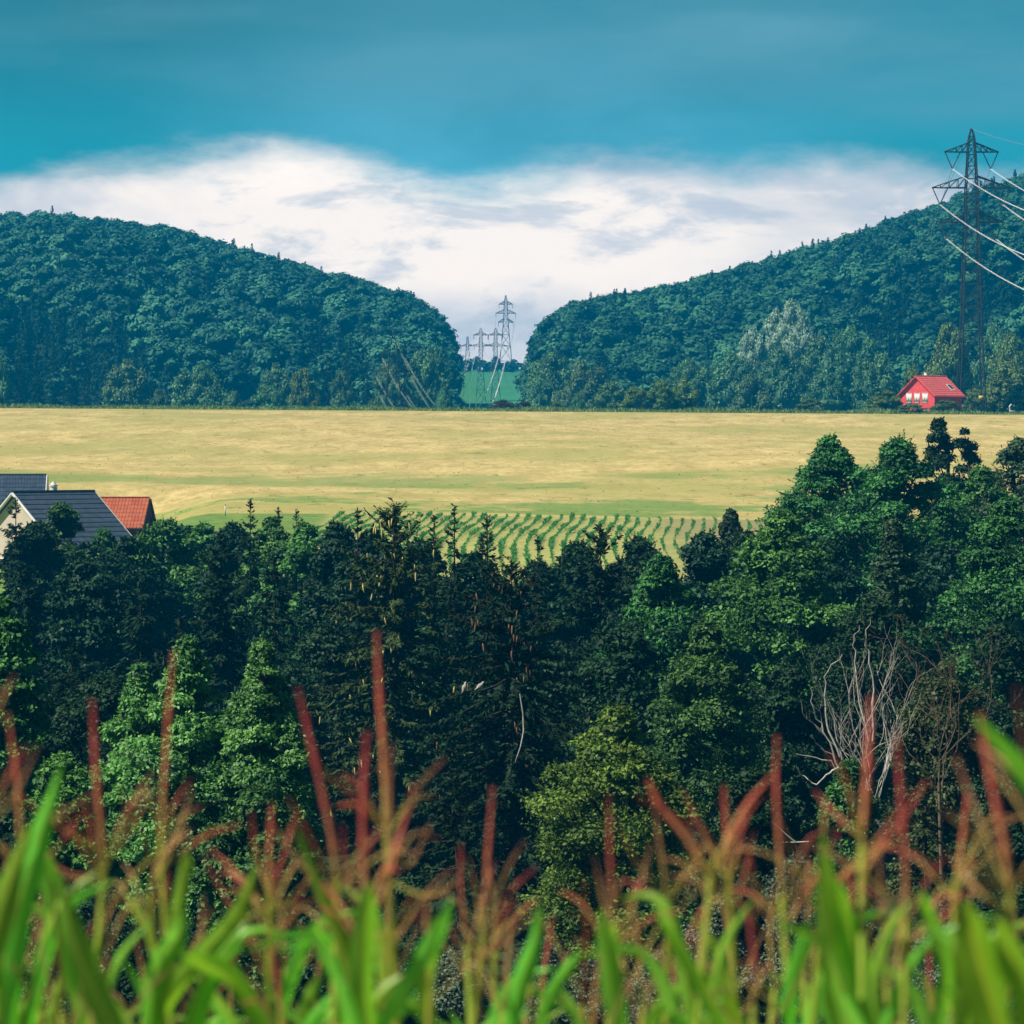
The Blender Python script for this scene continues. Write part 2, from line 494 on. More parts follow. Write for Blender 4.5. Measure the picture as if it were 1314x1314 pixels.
def mat_maize_leaf():
    m, t, b, out = mat_new('maize_leaf')
    at = t.n('ShaderNodeAttribute', attribute_name='var')
    ob = t.n('ShaderNodeObjectInfo')
    co = t.n('ShaderNodeTexCoord').outputs['Object']
    nz = t.noise(co, 9.0, 4, 0.6)
    c = t.mix(at.outputs['Fac'], (0.170, 0.560, 0.045), (0.66, 0.82, 0.12))
    hs = t.n('ShaderNodeHueSaturation')
    t.put(hs.inputs['Hue'], t.math('MULTIPLY_ADD', ob.outputs['Random'], 0.065, 0.475))
    t.put(hs.inputs['Value'], t.math('MULTIPLY_ADD', ob.outputs['Random'], 0.5, 0.90))
    t.put(hs.inputs['Color'], t.mix(t.math('MULTIPLY', t.step(nz, .4, .75), .35), c, (0.16, 0.40, 0.05)))
    t.put(b.inputs['Base Color'], hs.outputs[0])
    b.inputs['Roughness'].default_value = 0.42
    b.inputs['Specular IOR Level'].default_value = 0.45
    tr = t.n('ShaderNodeBsdfTranslucent')
    t.put(tr.inputs[0], t.mix(1.0, hs.outputs[0], (1.35, 1.45, 0.6), 'MULTIPLY'))
    mx = t.n('ShaderNodeMixShader'); t.put(mx.inputs[0], 0.42)
    t.nt.links.new(b.outputs[0], mx.inputs[1]); t.nt.links.new(tr.outputs[0], mx.inputs[2])
    t.nt.links.new(mx.outputs[0], out.inputs[0])
    return m


def mat_tassel(name, stops):
    m, t, b, out = mat_new(name)
    at = t.n('ShaderNodeAttribute', attribute_name='var')
    ob = t.n('ShaderNodeObjectInfo')
    cr = t.n('ShaderNodeValToRGB')
    el = cr.color_ramp.elements
    while len(el) < len(stops):
        el.new(0.5)
    for e, (p, c) in zip(el, stops):
        e.position = p; e.color = (*c, 1)
    t.put(cr.inputs[0], at.outputs['Fac'])
    hs = t.n('ShaderNodeHueSaturation')
    t.put(hs.inputs['Hue'], t.math('MULTIPLY_ADD', ob.outputs['Random'], 0.035, 0.487))
    t.put(hs.inputs['Value'], t.math('MULTIPLY_ADD', ob.outputs['Random'], 0.40, 0.80))
    t.put(hs.inputs['Color'], cr.outputs[0])
    t.put(b.inputs['Base Color'], hs.outputs[0])
    b.inputs['Roughness'].default_value = 0.65
    b.inputs['Specular IOR Level'].default_value = 0.25
    tr = t.n('ShaderNodeBsdfTranslucent')
    t.put(tr.inputs[0], hs.outputs[0])
    mx = t.n('ShaderNodeMixShader'); t.put(mx.inputs[0], 0.4)
    t.nt.links.new(b.outputs[0], mx.inputs[1]); t.nt.links.new(tr.outputs[0], mx.inputs[2])
    t.nt.links.new(mx.outputs[0], out.inputs[0])
    return m


M['maize_leaf'] = mat_maize_leaf()
M['tassel'] = mat_tassel('red_tassel', [(0.0, (0.95, 0.21, 0.20)), (0.45, (0.95, 0.27, 0.21)), (0.74, (0.95, 0.52, 0.25)), (1.0, (0.70, 0.64, 0.13))])
M['tassel_straw'] = mat_tassel('straw_tassel', [(0.0, (0.82, 0.36, 0.24)), (0.5, (0.85, 0.55, 0.24)), (1.0, (0.68, 0.64, 0.14))])
M['tassel_dark'] = mat_tassel('dark_tassel', [(0.0, (0.22, 0.045, 0.035)), (1.0, (0.32, 0.10, 0.055))])
M['stalk'] = mat_tassel('maize_stalk', [(0.0, (0.80, 0.72, 0.15)), (0.3, (0.58, 0.72, 0.10)), (1.0, (0.22, 0.48, 0.05))])

# ------------------------------------------------------------------ terrain
PY = [-80, -30, 0, 8, 12, 20, 50, 90, 110, 150, 180, 240, 300, 600, 612, 640, 700, 860, 1000, 1250, 1420, 1560, 1700, 2500, 6000]
PZ = [-1.5, -2.1, -2.35, -2.6, -3.0, -4.3, -8.7, -13.8, -15.0, -15.2, -14.2, -7.2, -5.4, 5.7, 5.75, 3.6, 0.0, -3.5, -3.5, 8.5, 16.8, 32.0, 27.0, 10.0, 0.0]

SKYL_L = [(-1400, 420), (-600, 300), (-200, 275), (0, 277), (60, 275), (150, 285), (220, 294), (300, 318), (400, 345), (470, 362), (525, 380), (552, 398), (572, 428), (583, 472), (592, 530), (606, 600)]
SKYL_R = [(655, 600), (668, 525), (676, 470), (690, 430), (712, 405), (740, 388), (800, 378), (850, 370), (900, 358), (1000, 330), (1100, 300), (1180, 272), (1240, 248), (1314, 226), (1600, 200), (2000, 260), (2700, 420)]
YC, YF = 1340.0, 850.0


def sstep(x, a, b):
    t = np.clip((x - a) / (b - a), 0, 1)
    return t * t * (3 - 2 * t)


def height(x, y):
    x = np.asarray(x, float); y = np.asarray(y, float)
    z = np.interp(y, PY, PZ)
    # soften the profile
    for d in (6.0,):
        w = sstep(y, 100, 200)
        z = z * (1 - w) + w * (np.interp(y - 8, PY, PZ) + 2 * z + np.interp(y + 8, PY, PZ)) / 4
    z = z - 0.0065 * np.clip(x, -90, 90) * sstep(y, 380, 600) * (1 - sstep(y, 640, 720))
    z = z + 0.35 * np.sin(x * 0.05 + y * 0.03) * sstep(y, 30, 200) * (1 - sstep(y, 560, 600))
    # hollow with the houses
    z = z - 3.0 * sstep(-x, 23, 33) * sstep(y, 236, 262) * (1 - sstep(y, 312, 352))
    # the two hills
    yy = np.maximum(y, 300.0)
    px = 657 + x / yy * FPX
    for sk, sgn in ((SKYL_L, -1), (SKYL_R, 1)):
        ys = np.interp(px, [p for p, _ in sk], [q for _, q in sk])
        zc = np.maximum((575 - ys) / FPX * YC - 13.5 + 3.5, 0.0)
        t = np.clip((y - YF) / (YC - YF), 0, 2.2)
        prof = np.where(t < 1, np.sin(np.clip(t, 0, 1) * math.pi / 2) ** 1.15, 1 - 0.22 * (t - 1) ** 2)
        bump = 1 + 0.05 * np.sin(x * 0.021 + 1.3) * np.sin(y * 0.017) + 0.03 * np.sin(x * 0.05 + y * 0.03)
        hill = np.where(y > YF, zc * prof * np.where(t < 0.9, bump, 1.0) - 3.5, -999)
        fade = 1 - sstep(y, 2300, 4200)
        z = np.where((y > YF) & (zc > 0), np.maximum(z, hill * fade), z)
    return z


def h(x, y):
    return float(height(x, y))


SGRID = np.linspace(-1, 1, 221)


def xs_at(y):
    return SGRID * (70 + 0.30 * max(y, 0.0))


def sheet(name, ys, mat, mat_fn=None):
    ys = np.asarray(ys, float)
    X = np.stack([xs_at(y) for y in ys]); Y = np.repeat(ys[:, None], len(SGRID), 1)
    Z = height(X, Y)
    n, k = X.shape
    i = np.arange(n - 1)[:, None]; j = np.arange(k - 1)[None]
    F = np.stack([i * k + j, i * k + j + 1, (i + 1) * k + j + 1, (i + 1) * k + j], -1)
    b = MB(); b.add(np.stack([X, Y, Z], -1), F)
    o = b.build(name, mat, smooth=True)
    return struct(o)


sheet('field_soil', np.concatenate([np.linspace(-80, 0, 5), np.linspace(2, 13, 12)]), M['soil'])
sheet('valley_floor', np.linspace(13, 226, 80), M['valley'])
sheet('maize_ground', np.linspace(226, 300, 38), M['drysoil'])
sheet('meadow', np.linspace(300, 606, 80), M['meadow'])
sheet('verge', np.linspace(606, 640, 12), M['verge'])
far = sheet('hills', np.concatenate([np.linspace(640, 1700, 110), np.linspace(1720, 1950, 10)]), M['hillfloor'])
# the green pasture in the gap is part of the same sheet, with its own material
far.data.materials.append(M['pasture'])
far.data.materials.append(M['farground'])
cen = np.zeros(len(far.data.polygons) * 3, np.float32)
far.data.polygons.foreach_get('center', cen); cen = cen.reshape(-1, 3)
cpx = 657 + cen[:, 0] / cen[:, 1] * FPX
mi = np.zeros(len(cen), np.int32)
mi[(cen[:, 1] < 860)] = 2
mi[(cpx > 575) & (cpx < 684) & (cen[:, 1] > 1000) & (cen[:, 1] < 1800)] = 1
mi[cen[:, 1] > 2600] = 2
far.data.polygons.foreach_set('material_index', mi)

# the air: a closed box of thin blue haze
hz = MB(); hz.box((-680, -100, -18), (680, 1980, 122))
hm = bpy.data.materials.new('haze')
hm.use_nodes = True
hm.node_tree.nodes.clear()
ho = hm.node_tree.nodes.new('ShaderNodeOutputMaterial')
pv = hm.node_tree.nodes.new('ShaderNodeVolumePrincipled')
pv.inputs['Color'].default_value = (0.0, 0.47, 0.98, 1)
pv.inputs['Density'].default_value = 0.00034
pv.inputs['Anisotropy'].default_value = 0.0
hm.node_tree.links.new(pv.outputs[0], ho.inputs['Volume'])
haze = hz.build('haze', hm)
tag(haze, 'thin blue haze filling the valley air in front of the hills', 'haze', None, 'stuff')

# ------------------------------------------------------------------ tree generators (local space, base at the origin)


def gen_broadleaf(seed, H, R, base=0.2, lobes=55, per=330, leaf=0.2, pointed=0.0, flat=0.76, tall=1.0, fixed=False):
    """crown of leafy lobes around a profile; returns (crown MB, trunk MB)"""
    r = rng(seed)
    c = MB(); w = MB()
    zb = H * base
    ctrs = []
    ph1, ph2 = r.uniform(0, 6.28, 2)
    lobe0 = max(min(0.34 * R, 1.25), 0.42)
    lobes = int(max(lobes, 1.35 * 2 * math.pi * R * 0.78 * (H - zb) / (math.pi * (0.85 * lobe0) ** 2))) if not fixed else lobes
    per = int(per * 1.15)
    if pointed > .5:
        lobes = int(lobes * 1.7); per = int(per * .75)
    for i in range(lobes):
        t = r.uniform(0, 1) ** 0.85
        if pointed > 0:
            prof = min(1.0, ((1 - t) * (3.4 - 1.0 * pointed)) ** 0.8)
        else:
            prof = math.sqrt(max(0.0, 1 - (2 * t - 0.85) ** 2 / 1.33)) if t < 0.99 else 0.1
        a = r.uniform(0, 6.28)
        wob = 1 + 0.16 * math.sin(2 * a + ph1) + 0.12 * math.sin(3 * a + ph2 + 4 * t)
        lr = lobe0 * r.uniform(0.7, 1.25) * (0.55 + 0.45 * prof)
        if pointed > 0:
            lr = max(0.16 * R, lobe0 * r.uniform(0.6, 1.0) * (0.35 + 0.65 * prof))
        rr = max(0.0, R * prof * wob - lr * 0.75) * (r.uniform(0.2, 1) ** 0.40)
        z = zb + (H - zb - lr * flat * .9) * t
        ctrs.append((rr * math.cos(a), rr * math.sin(a), z, lr))
    if pointed > 0:
        ctrs.append((0, 0, H - 0.10 * R, 0.13 * R)); ctrs.append((0, 0, H - 0.30 * R, 0.20 * R))
    C = np.array(ctrs)
    tone = np.clip(r.normal(0.45, 0.2, len(C)), 0, 1)
    k = per
    idx = np.repeat(np.arange(len(C)), k)
    d = runit(r, len(idx))
    d[:, 2] = np.where(d[:, 2] < -0.25, -d[:, 2] * 0.6, d[:, 2])
    d = unit(d)
    lr = C[idx, 3:4]
    # break every lobe into twigs: radius wanders with direction
    lump = 1 + 0.22 * np.sin(d[:, :1] * 5 + idx[:, None]) * np.cos(d[:, 1:2] * 6 + 2 * idx[:, None]) + 0.1 * np.sin(d[:, 2:3] * 9 + idx[:, None])
    pos = C[idx, :3] + d * lr * lump * r.uniform(0.62, 1.10, (len(idx), 1)) * np.array([1, 1, flat])
    N = unit(d * 0.55 + np.array([0, 0, 0.55]) + r.normal(size=d.shape) * 0.42)
    A = unit(d * 0.9 + r.normal(size=d.shape) * 0.6 + np.array([0, 0, -0.15]))
    L = leaf * r.uniform(0.65, 1.3, len(idx))
    var = np.clip(tone[idx] + r.normal(0, 0.22, len(idx)), 0, 1)
    c.leaves(pos, N, A, L, L * r.uniform(0.5, 0.72, len(idx)), var)
    # leafy shoots that break the outline
    ns = int(len(C) * 5)
    li = r.randint(0, len(C), ns)
    sd = unit(runit(r, ns) * .8 + np.array([0, 0, .45]) + unit(C[li, :3] - np.array([0, 0, H * .5])) * .5)
    sl_ = C[li, 3] * r.uniform(.25, .75, ns)
    kk = 11
    u = np.tile(np.linspace(0, 1, kk), ns)
    si = np.repeat(np.arange(ns), kk)
    bend = r.normal(size=(ns, 3)) * .25
    pp = C[li[si], :3] + sd[si] * (C[li[si], 3:4] * np.array([1, 1, flat]) * .88) + (sd[si] + bend[si] * u[:, None]) * (sl_[si] * u)[:, None]
    A = unit(sd[si] * .6 + r.normal(size=(len(si), 3)) * .7)
    N = unit(np.array([0, 0, .6]) + r.normal(size=(len(si), 3)) * .55 + sd[si] * .2)
    L = leaf * r.uniform(.6, 1.15, len(si)) * (1.1 - .45 * u)
    c.leaves(pp, N, A, L, L * r.uniform(.5, .7, len(si)), np.clip(tone[li[si]] + .12 + r.normal(0, .2, len(si)), 0, 1))
    c.lobes = C
    # trunk and limbs
    r0 = 0.028 * H * tall + 0.03
    zz = np.linspace(0, 0.86 * H, 9)
    sway = np.stack([0.03 * H * np.sin(zz / H * 3 + ph1), 0.03 * H * np.sin(zz / H * 2.5 + ph2), zz], 1)
    sway[:, :2] -= sway[0, :2]
    w.tube(sway, np.linspace(r0, r0 * 0.18, 9), 7)
    for q in r.choice(len(C), min(len(C), 26), replace=False):
        x, y, z, l = C[q]
        z0 = max(0.12 * H, z - 0.55 * math.hypot(x, y) - 0.06 * H)
        p0 = np.array([np.interp(z0, zz, sway[:, 0]), np.interp(z0, zz, sway[:, 1]), z0])
        p2 = np.array([x, y, z]); pm = (p0 + p2) / 2 + np.array([0, 0, -0.05 * H * r.uniform(0, 1)])
        w.tube([p0, pm, p2], [r0 * .32, r0 * .2, 0.012], 5)
    return c, w


def gen_spruce(seed, H, R, dens=1.0, twig=0.36, droop=1.0, base=0.05, ragged=0.25, spacing=0.42, top_open=0.0, pw=0.72):
    """whorls of drooping boughs with hanging needle sprays; also returns bough tips for cones"""
    r = rng(seed)
    c = MB(); w = MB()
    tips = []
    r0 = 0.009 * H + 0.02
    w.tube([(0, 0, 0), (0.02 * R, 0, H * .5), (0, 0, H)], [r0, r0 * .6, 0.012], 7)
    z = base * H
    CC, NN, AA, LL, WW, VV = [], [], [], [], [], []
    while z < H - 0.08:
        f = 1 - z / H
        Lz = R * min(1.0, f ** pw * 1.12) + 0.10
        nb = 7 if f > .12 else 5
        for kk in range(nb):
            if r.rand() < 0.10:
                continue
            a = r.uniform(0, 6.28)
            L = Lz * r.uniform(1 - ragged * 1.6, 1 + ragged * .5)
            zz = z + r.uniform(-.2, .2)
            if f < .12: L *= .35 + 5.4 * f
            out = np.array([math.cos(a), math.sin(a), 0.0])
            rise = 0.75 if f < .12 else (0.25 if f < .3 else -0.05)
            s = np.linspace(0, 1, 7)
            pts = np.array([0, 0, zz]) + out[None] * (L * s)[:, None]
            pts[:, 2] += L * (rise * s - droop * (0.42 if f > .25 else 0.15) * s ** 1.5 + 0.20 * s ** 3.5)
            side = np.array([-math.sin(a), math.cos(a), 0])
            pts += side[None] * (0.10 * L * r.normal() * s ** 2)[:, None]
            w.tube(pts, np.linspace(0.010 + .008 * L, 0.006, 7), 3)
            n = int(max(8, L / 0.028 * dens))
            u = r.uniform(0.03, 1.03, n) ** 0.8
            p = np.stack([np.interp(u, s, pts[:, q]) for q in range(3)], 1)
            sg = r.choice([-1, 1], n)
            hang = r.uniform(-1.0, 0.15, n) * min(1, f * 4)
            ax = unit(out[None] * r.uniform(.35, .9, n)[:, None] + side[None] * (sg * r.uniform(.1, .95, n))[:, None] + np.array([0, 0, 1.0]) * (hang if f > .12 else hang + .6)[:, None])
            tl = twig * r.uniform(.6, 1.3, n) * (1.1 - 0.45 * u) * (0.55 + 0.45 * min(1, f * 5))
            CC.append(p + ax * tl[:, None] * .45); AA.append(ax)
            NN.append(unit(np.array([0, 0, .55]) + out[None] * .35 + r.normal(size=(n, 3)) * .6)); LL.append(tl); WW.append(tl * r.uniform(.20, .36, n))
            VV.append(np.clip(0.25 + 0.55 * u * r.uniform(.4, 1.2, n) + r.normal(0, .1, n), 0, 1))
            tips.append((pts[5], f)); tips.append((pts[3], f))
        z += spacing * r.uniform(.7, 1.2) * (0.45 + 0.55 * min(1, f * 4)) * (1 + top_open * (f < .2))
    # leader shoot
    n = 14
    CC.append(np.stack([np.zeros(n), np.zeros(n), np.linspace(H - .5, H + .05, n)], 1)); AA.append(unit(np.stack([r.normal(size=n), r.normal(size=n), np.full(n, 1.1)], 1)))
    NN.append(runit(r, n)); LL.append(np.full(n, .26)); WW.append(np.full(n, .06)); VV.append(np.full(n, .6))
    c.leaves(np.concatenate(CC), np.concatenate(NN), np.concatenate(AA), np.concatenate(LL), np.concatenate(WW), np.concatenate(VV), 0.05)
    return c, w, tips


def gen_shrub(seed, H, R, lobes=14, per=260, leaf=0.12, narrow=0.5):
    return gen_broadleaf(seed, H, R, 0.0, lobes, per, leaf, 0.0, 0.9, 0.6, True)


def gen_deadtree(seed, H, spread, n0=7, gens=4, r0=0.05, start=(0, 0, 0), wiggle=0.22):
    r = rng(seed)
    w = MB()

    def grow(p, d, L, rr, g):
        n = 7
        pts = [p]
        for i in range(n):
            d = unit((d + r.normal(size=3) * wiggle + np.array([0, 0, 0.10]))[None])[0]
            pts.append(pts[-1] + d * L / n)
        w.tube(pts, np.linspace(rr, rr * 0.5, n + 1), 4)
        if g <= 0:
            return
        for q in range(r.randint(2, 4)):
            i = r.randint(2, n + 1)
            side = unit(r.normal(size=(1, 3)))[0]
            side[2] = abs(side[2]) * .4
            nd = unit((d + side * r.uniform(.6, 1.15))[None])[0]
            grow(pts[i], nd, L * r.uniform(.45, .75), rr * .58, g - 1)
    for q in range(n0):
        a = r.uniform(0, 6.28)
        d = np.array([math.cos(a) * spread, math.sin(a) * spread * .6, 1.0])
        grow(np.array(start, float) + np.array([math.cos(a), math.sin(a), 0]) * .12, unit(d[None])[0], H * r.uniform(.4, .6), r0 * r.uniform(.6, 1.1), gens)
    return w


BARK = M['bark']


def plant_tree(name, cat, label, px, pytop, hw, D, kind, mat, seed, group=None, **kw):
    """a tree whose top shows at (px, pytop), hw photo pixels wide to each side, standing on the ground at distance D"""
    top = P(px, pytop, D)
    z0 = h(top.x, D) - 0.15
    H = top.z - z0
    R = hw * D / FPX
    root = thing(name, label, cat, (top.x, D, z0), 0.0, group)
    if kind == 'broad':
        c, w = gen_broadleaf(seed, H, R, **kw)
    elif kind == 'spruce':
        c, w, root_tips = gen_spruce(seed, H, R, **kw)
        root['_h'] = H
        TIPS[root.name] = root_tips
    else:
        c, w = gen_shrub(seed, H, R, **kw)
    c.build('crown' if cat != 'shrub' else 'foliage', M[mat], root)
    w.build('trunk' if cat != 'shrub' else 'stem', BARK, root)
    return root


TIPS = {}

# ------------------------------------------------------------------ trees of the valley


def T(name, label, px, py, hw, D, kind, mat, seed, **kw):
    return plant_tree(name, 'tree' if name != 'shrub' else 'shrub', label, px, py, hw, D, kind, mat, seed, **kw)


# far row, in front of the meadow
T('spruce', 'small dark spruce with a ragged tip in front of the cream gable', 20, 640, 42, 205, 'spruce', 'spruce', 11, top_open=.6)
T('broadleaf_tree', 'dark bushy tree covering the middle of the blue-grey house roof', 78, 646, 66, 212, 'broad', 'alder', 12, lobes=45, per=260, leaf=.24, base=.04, pointed=.45)
T('broadleaf_tree', 'low dark tree just below the lower corner of the blue-grey roof', 133, 680, 60, 214, 'broad', 'alder', 13, lobes=40, per=260, leaf=.24, base=.04, pointed=.4)
T('broadleaf_tree', 'bright green rounded tree below the barn with the orange-red roof', 212, 668, 96, 208, 'broad', 'bright', 14, lobes=60, per=300, leaf=.25, base=.04, pointed=.3)
T('broadleaf_tree', 'green bushy tree between the barn and the narrow dark spruce', 262, 672, 70, 212, 'broad', 'bright', 15, lobes=34, per=280, leaf=.24, base=.04, pointed=.45)
T('spruce', 'narrow dark spruce rising right of the barn against the meadow', 321, 643, 40, 186, 'spruce', 'spruce', 16, spacing=.5, ragged=.35)
T('spruce', 'thin spruce tip poking out of the bright bushy trees', 357, 652, 26, 205, 'spruce', 'spruce', 17, top_open=.5)
T('spruce', 'bushier spruce tip beside the thin one', 380, 655, 34, 198, 'spruce', 'spruce_olive', 18, top_open=.4)
T('broadleaf_tree', 'bright green tree left of the spruce hung with yellow cones', 392, 672, 80, 186, 'broad', 'bright', 19, lobes=55, per=320, leaf=.22, base=.04, pointed=.35)
T('broadleaf_tree', 'soft green tree behind the narrow dark spruce', 348, 664, 58, 202, 'broad', 'bright', 20, lobes=40, per=280, leaf=.22, base=.04, pointed=.4)
T('pine', 'small rounded pine standing at the right end of the maize rows', 938, 654, 42, 190, 'broad', 'greyleaf', 21, lobes=50, per=260, leaf=.22, base=.04, pointed=.35)
# dark mass on the left
T('spruce', 'broad black-green spruce filling the left frame edge below the house', 28, 722, 78, 168, 'spruce', 'spruce', 22, twig=.5)
T('broadleaf_tree', 'dark tree in shade below the blue-grey roof', 108, 715, 62, 172, 'broad', 'darkbroad', 23, lobes=60, per=300, leaf=.24)
T('spruce', 'shaded dark spruce below the bright rounded tree', 180, 745, 72, 160, 'spruce', 'spruce', 24, twig=.5)
T('spruce', 'tall shaded spruce left of the yellow-coned spruce, wide at its foot', 283, 690, 88, 156, 'spruce', 'spruce', 25, twig=.5)
T('spruce', 'shaded spruce squeezed against the left side of the yellow-coned spruce', 352, 715, 70, 150, 'spruce', 'spruce', 26, twig=.46)
T('broadleaf_tree', 'leafy green tree cut by the left frame edge above the tassels', 2, 768, 55, 112, 'broad', 'bright', 27, lobes=55, per=330, leaf=.17, base=.04)
T('spruce', 'black spruce behind the sunlit pointed trees', 232, 800, 92, 138, 'spruce', 'spruce', 28, twig=.45)
T('spruce', 'black spruce low behind the left tassels', 92, 830, 90, 136, 'spruce', 'spruce', 29, twig=.45)
# coned spruces in the middle
S1 = T('spruce', 'spruce hung with many yellow cones, left of the middle', 505, 646, 138, 136, 'spruce', 'spruce_olive', 31, dens=1.25, spacing=.36, ragged=.3, droop=.8, pw=.5)
T('spruce', 'narrow spruce spire close left of the yellow-coned spruce', 459, 655, 46, 148, 'spruce', 'spruce', 32, top_open=.5, ragged=.3)
T('spruce', 'spruce spire just right of the yellow-coned spruce', 557, 664, 38, 146, 'spruce', 'spruce_olive', 33, top_open=.5)
T('spruce', 'tall thin spruce spire standing against the maize rows', 583, 650, 40, 152, 'spruce', 'spruce', 34, top_open=.5)
T('spruce', 'dark club-topped spruce spire in front of the maize rows', 625, 662, 40, 158, 'spruce', 'spruce', 35, dens=1.3)
T('spruce', 'small spruce tip low in front of the maize rows', 690, 690, 38, 160, 'spruce', 'spruce', 36, top_open=.3)
S2 = T('spruce', 'big dark spruce with brown cones, drooping boughs and two pale doves', 656, 722, 175, 121, 'spruce', 'spruce', 37, dens=1.35, spacing=.36, ragged=.32, droop=1.15, twig=.33, pw=.55)
T('spruce', 'dark dense conifer right of the brown-coned spruce', 770, 674, 80, 143, 'spruce', 'spruce', 38, dens=1.3, ragged=.3, twig=.4, pw=.5)
T('broadleaf_tree', 'broad dark alder right of the dense conifer below the maize rows', 848, 716, 100, 138, 'broad', 'alder', 39, lobes=90, per=330, leaf=.17, base=.04, pointed=.3)
T('broadleaf_tree', 'dark alder low behind the round yellow-green bush', 800, 800, 95, 128, 'broad', 'darkbroad', 40, lobes=80, per=330, leaf=.17, base=.05)
# right side
T('broadleaf_tree', 'large bright-topped alder right of the maize rows', 1005, 660, 125, 146, 'broad', 'bright', 41, lobes=125, per=340, leaf=.18, base=.04, pointed=.3)
T('broadleaf_tree', 'tall alder with a pointed crown standing before the meadow', 1064, 560, 100, 186, 'broad', 'alder', 42, lobes=80, per=340, leaf=.21, base=.04, pointed=.38)
T('broadleaf_tree', 'widest tall alder below the red house, left of the dark gappy tree', 1152, 566, 125, 182, 'broad', 'alder', 43, lobes=100, per=340, leaf=.21, base=.04, pointed=.35)
T('broadleaf_tree', 'dark gappy tree with two round crown tops right below the red house', 1205, 536, 32, 226, 'broad', 'darkbroad', 44, lobes=34, per=300, leaf=.2, base=.22, fixed=True, flat=.95)
T('broadleaf_tree', 'dark narrow tree leaning out beside the gappy one', 1238, 543, 24, 228, 'broad', 'darkbroad', 45, lobes=24, per=300, leaf=.2, base=.22, fixed=True, flat=.95)
T('broadleaf_tree', 'leafy green tree right of the dark gappy tree', 1258, 600, 80, 196, 'broad', 'bright', 46, lobes=55, per=320, leaf=.21, pointed=.3)
T('broadleaf_tree', 'grey-green tree cut by the right frame edge at the meadow', 1308, 562, 80, 204, 'broad', 'greyleaf', 47, lobes=50, per=320, leaf=.2, pointed=.4)
T('broadleaf_tree', 'grey-green tree with a pointed top among the darker alders', 1146, 668, 62, 152, 'broad', 'greyleaf', 48, lobes=75, per=340, leaf=.17, pointed=.25, base=.04)
T('broadleaf_tree', 'big leafy alder filling the right frame edge', 1292, 640, 115, 150, 'broad', 'alder', 49, lobes=110, per=340, leaf=.18, base=.04, pointed=.35)
T('broadleaf_tree', 'shaded alder behind the bare white branches', 1120, 765, 92, 136, 'broad', 'darkbroad', 50, lobes=80, per=330, leaf=.17, base=.05)
T('broadleaf_tree', 'dark alder low at the right frame edge above the tassels', 1285, 800, 88, 134, 'broad', 'darkbroad', 51, lobes=80, per=330, leaf=.17, base=.05)
T('broadleaf_tree', 'alder with bright leaf tips left of the bare white branches', 905, 800, 105, 116, 'broad', 'alder', 52, lobes=85, per=340, leaf=.15, base=.1, pointed=.35)
T('broadleaf_tree', 'dark shaded tree in the gap under the bright-topped alder', 1010, 850, 80, 124, 'broad', 'darkbroad', 53, lobes=70, per=320, leaf=.16, base=.05)
T('broadleaf_tree', 'brownish olive thicket tree right of the bare white branches', 1215, 850, 78, 108, 'broad', 'olive', 54, lobes=70, per=330, leaf=.12, base=.1)
# near row
T('broadleaf_tree', 'round yellow-green bushy tree at the middle of the valley', 790, 908, 125, 97, 'broad', 'yellowish', 61, lobes=120, per=330, leaf=.13, base=.1, flat=.8, pointed=.3)
T('birch', 'sunlit pointed young tree behind the tall brown spike', 240, 820, 90, 102, 'broad', 'birch', 62, lobes=85, per=300, leaf=.13, pointed=.8, base=.08, flat=.85)
T('birch', 'sunlit pointed young tree right of the tall brown spike', 336, 824, 80, 101, 'broad', 'birch', 63, lobes=75, per=300, leaf=.13, pointed=.8, base=.08, flat=.85)
T('birch', 'lower pointed young tree left of the tall brown spike', 180, 854, 76, 103, 'broad', 'birch', 64, lobes=70, per=300, leaf=.13, pointed=.7, base=.08, flat=.85)
T('broadleaf_tree', 'low bright bush behind the left orange tassel', 82, 968, 64, 93, 'broad', 'bright', 65, lobes=45, per=300, leaf=.15, base=.05)
T('broadleaf_tree', 'dark leafy bush at the foot of the pointed young trees', 330, 1010, 85, 94, 'broad', 'alder', 66, lobes=60, per=300, leaf=.14, base=.05)
T('broadleaf_tree', 'dark low bush at the left frame corner behind the maize', 12, 1030, 80, 95, 'broad', 'darkbroad', 67, lobes=50, per=300, leaf=.15, base=.05)
T('spruce', 'small spruce with shaded boughs below the yellow-coned spruce', 470, 930, 78, 100, 'spruce', 'spruce', 68, twig=.3)
T('spruce', 'small shaded spruce below the two doves', 585, 985, 80, 98, 'spruce', 'spruce', 69, twig=.3)
T('broadleaf_tree', 'dark bush filling the gap right of the round yellow-green tree', 965, 985, 72, 96, 'broad', 'darkbroad', 70, lobes=55, per=300, leaf=.13, base=.05)
T('broadleaf_tree', 'ivy-dark bush around the foot of the bare white branches', 1090, 975, 44, 100, 'broad', 'alder', 71, lobes=50, per=300, leaf=.11, base=.02, flat=.9)
T('spruce', 'little olive conifer behind the right tassels', 1188, 985, 34, 99, 'spruce', 'spruce_olive', 72, twig=.3)
T('broadleaf_tree', 'dark bush low at the right frame corner', 1282, 985, 75, 97, 'broad', 'darkbroad', 73, lobes=55, per=300, leaf=.13, base=.05)
SILV = 'silver-leaved willow shrubs at the valley bottom'
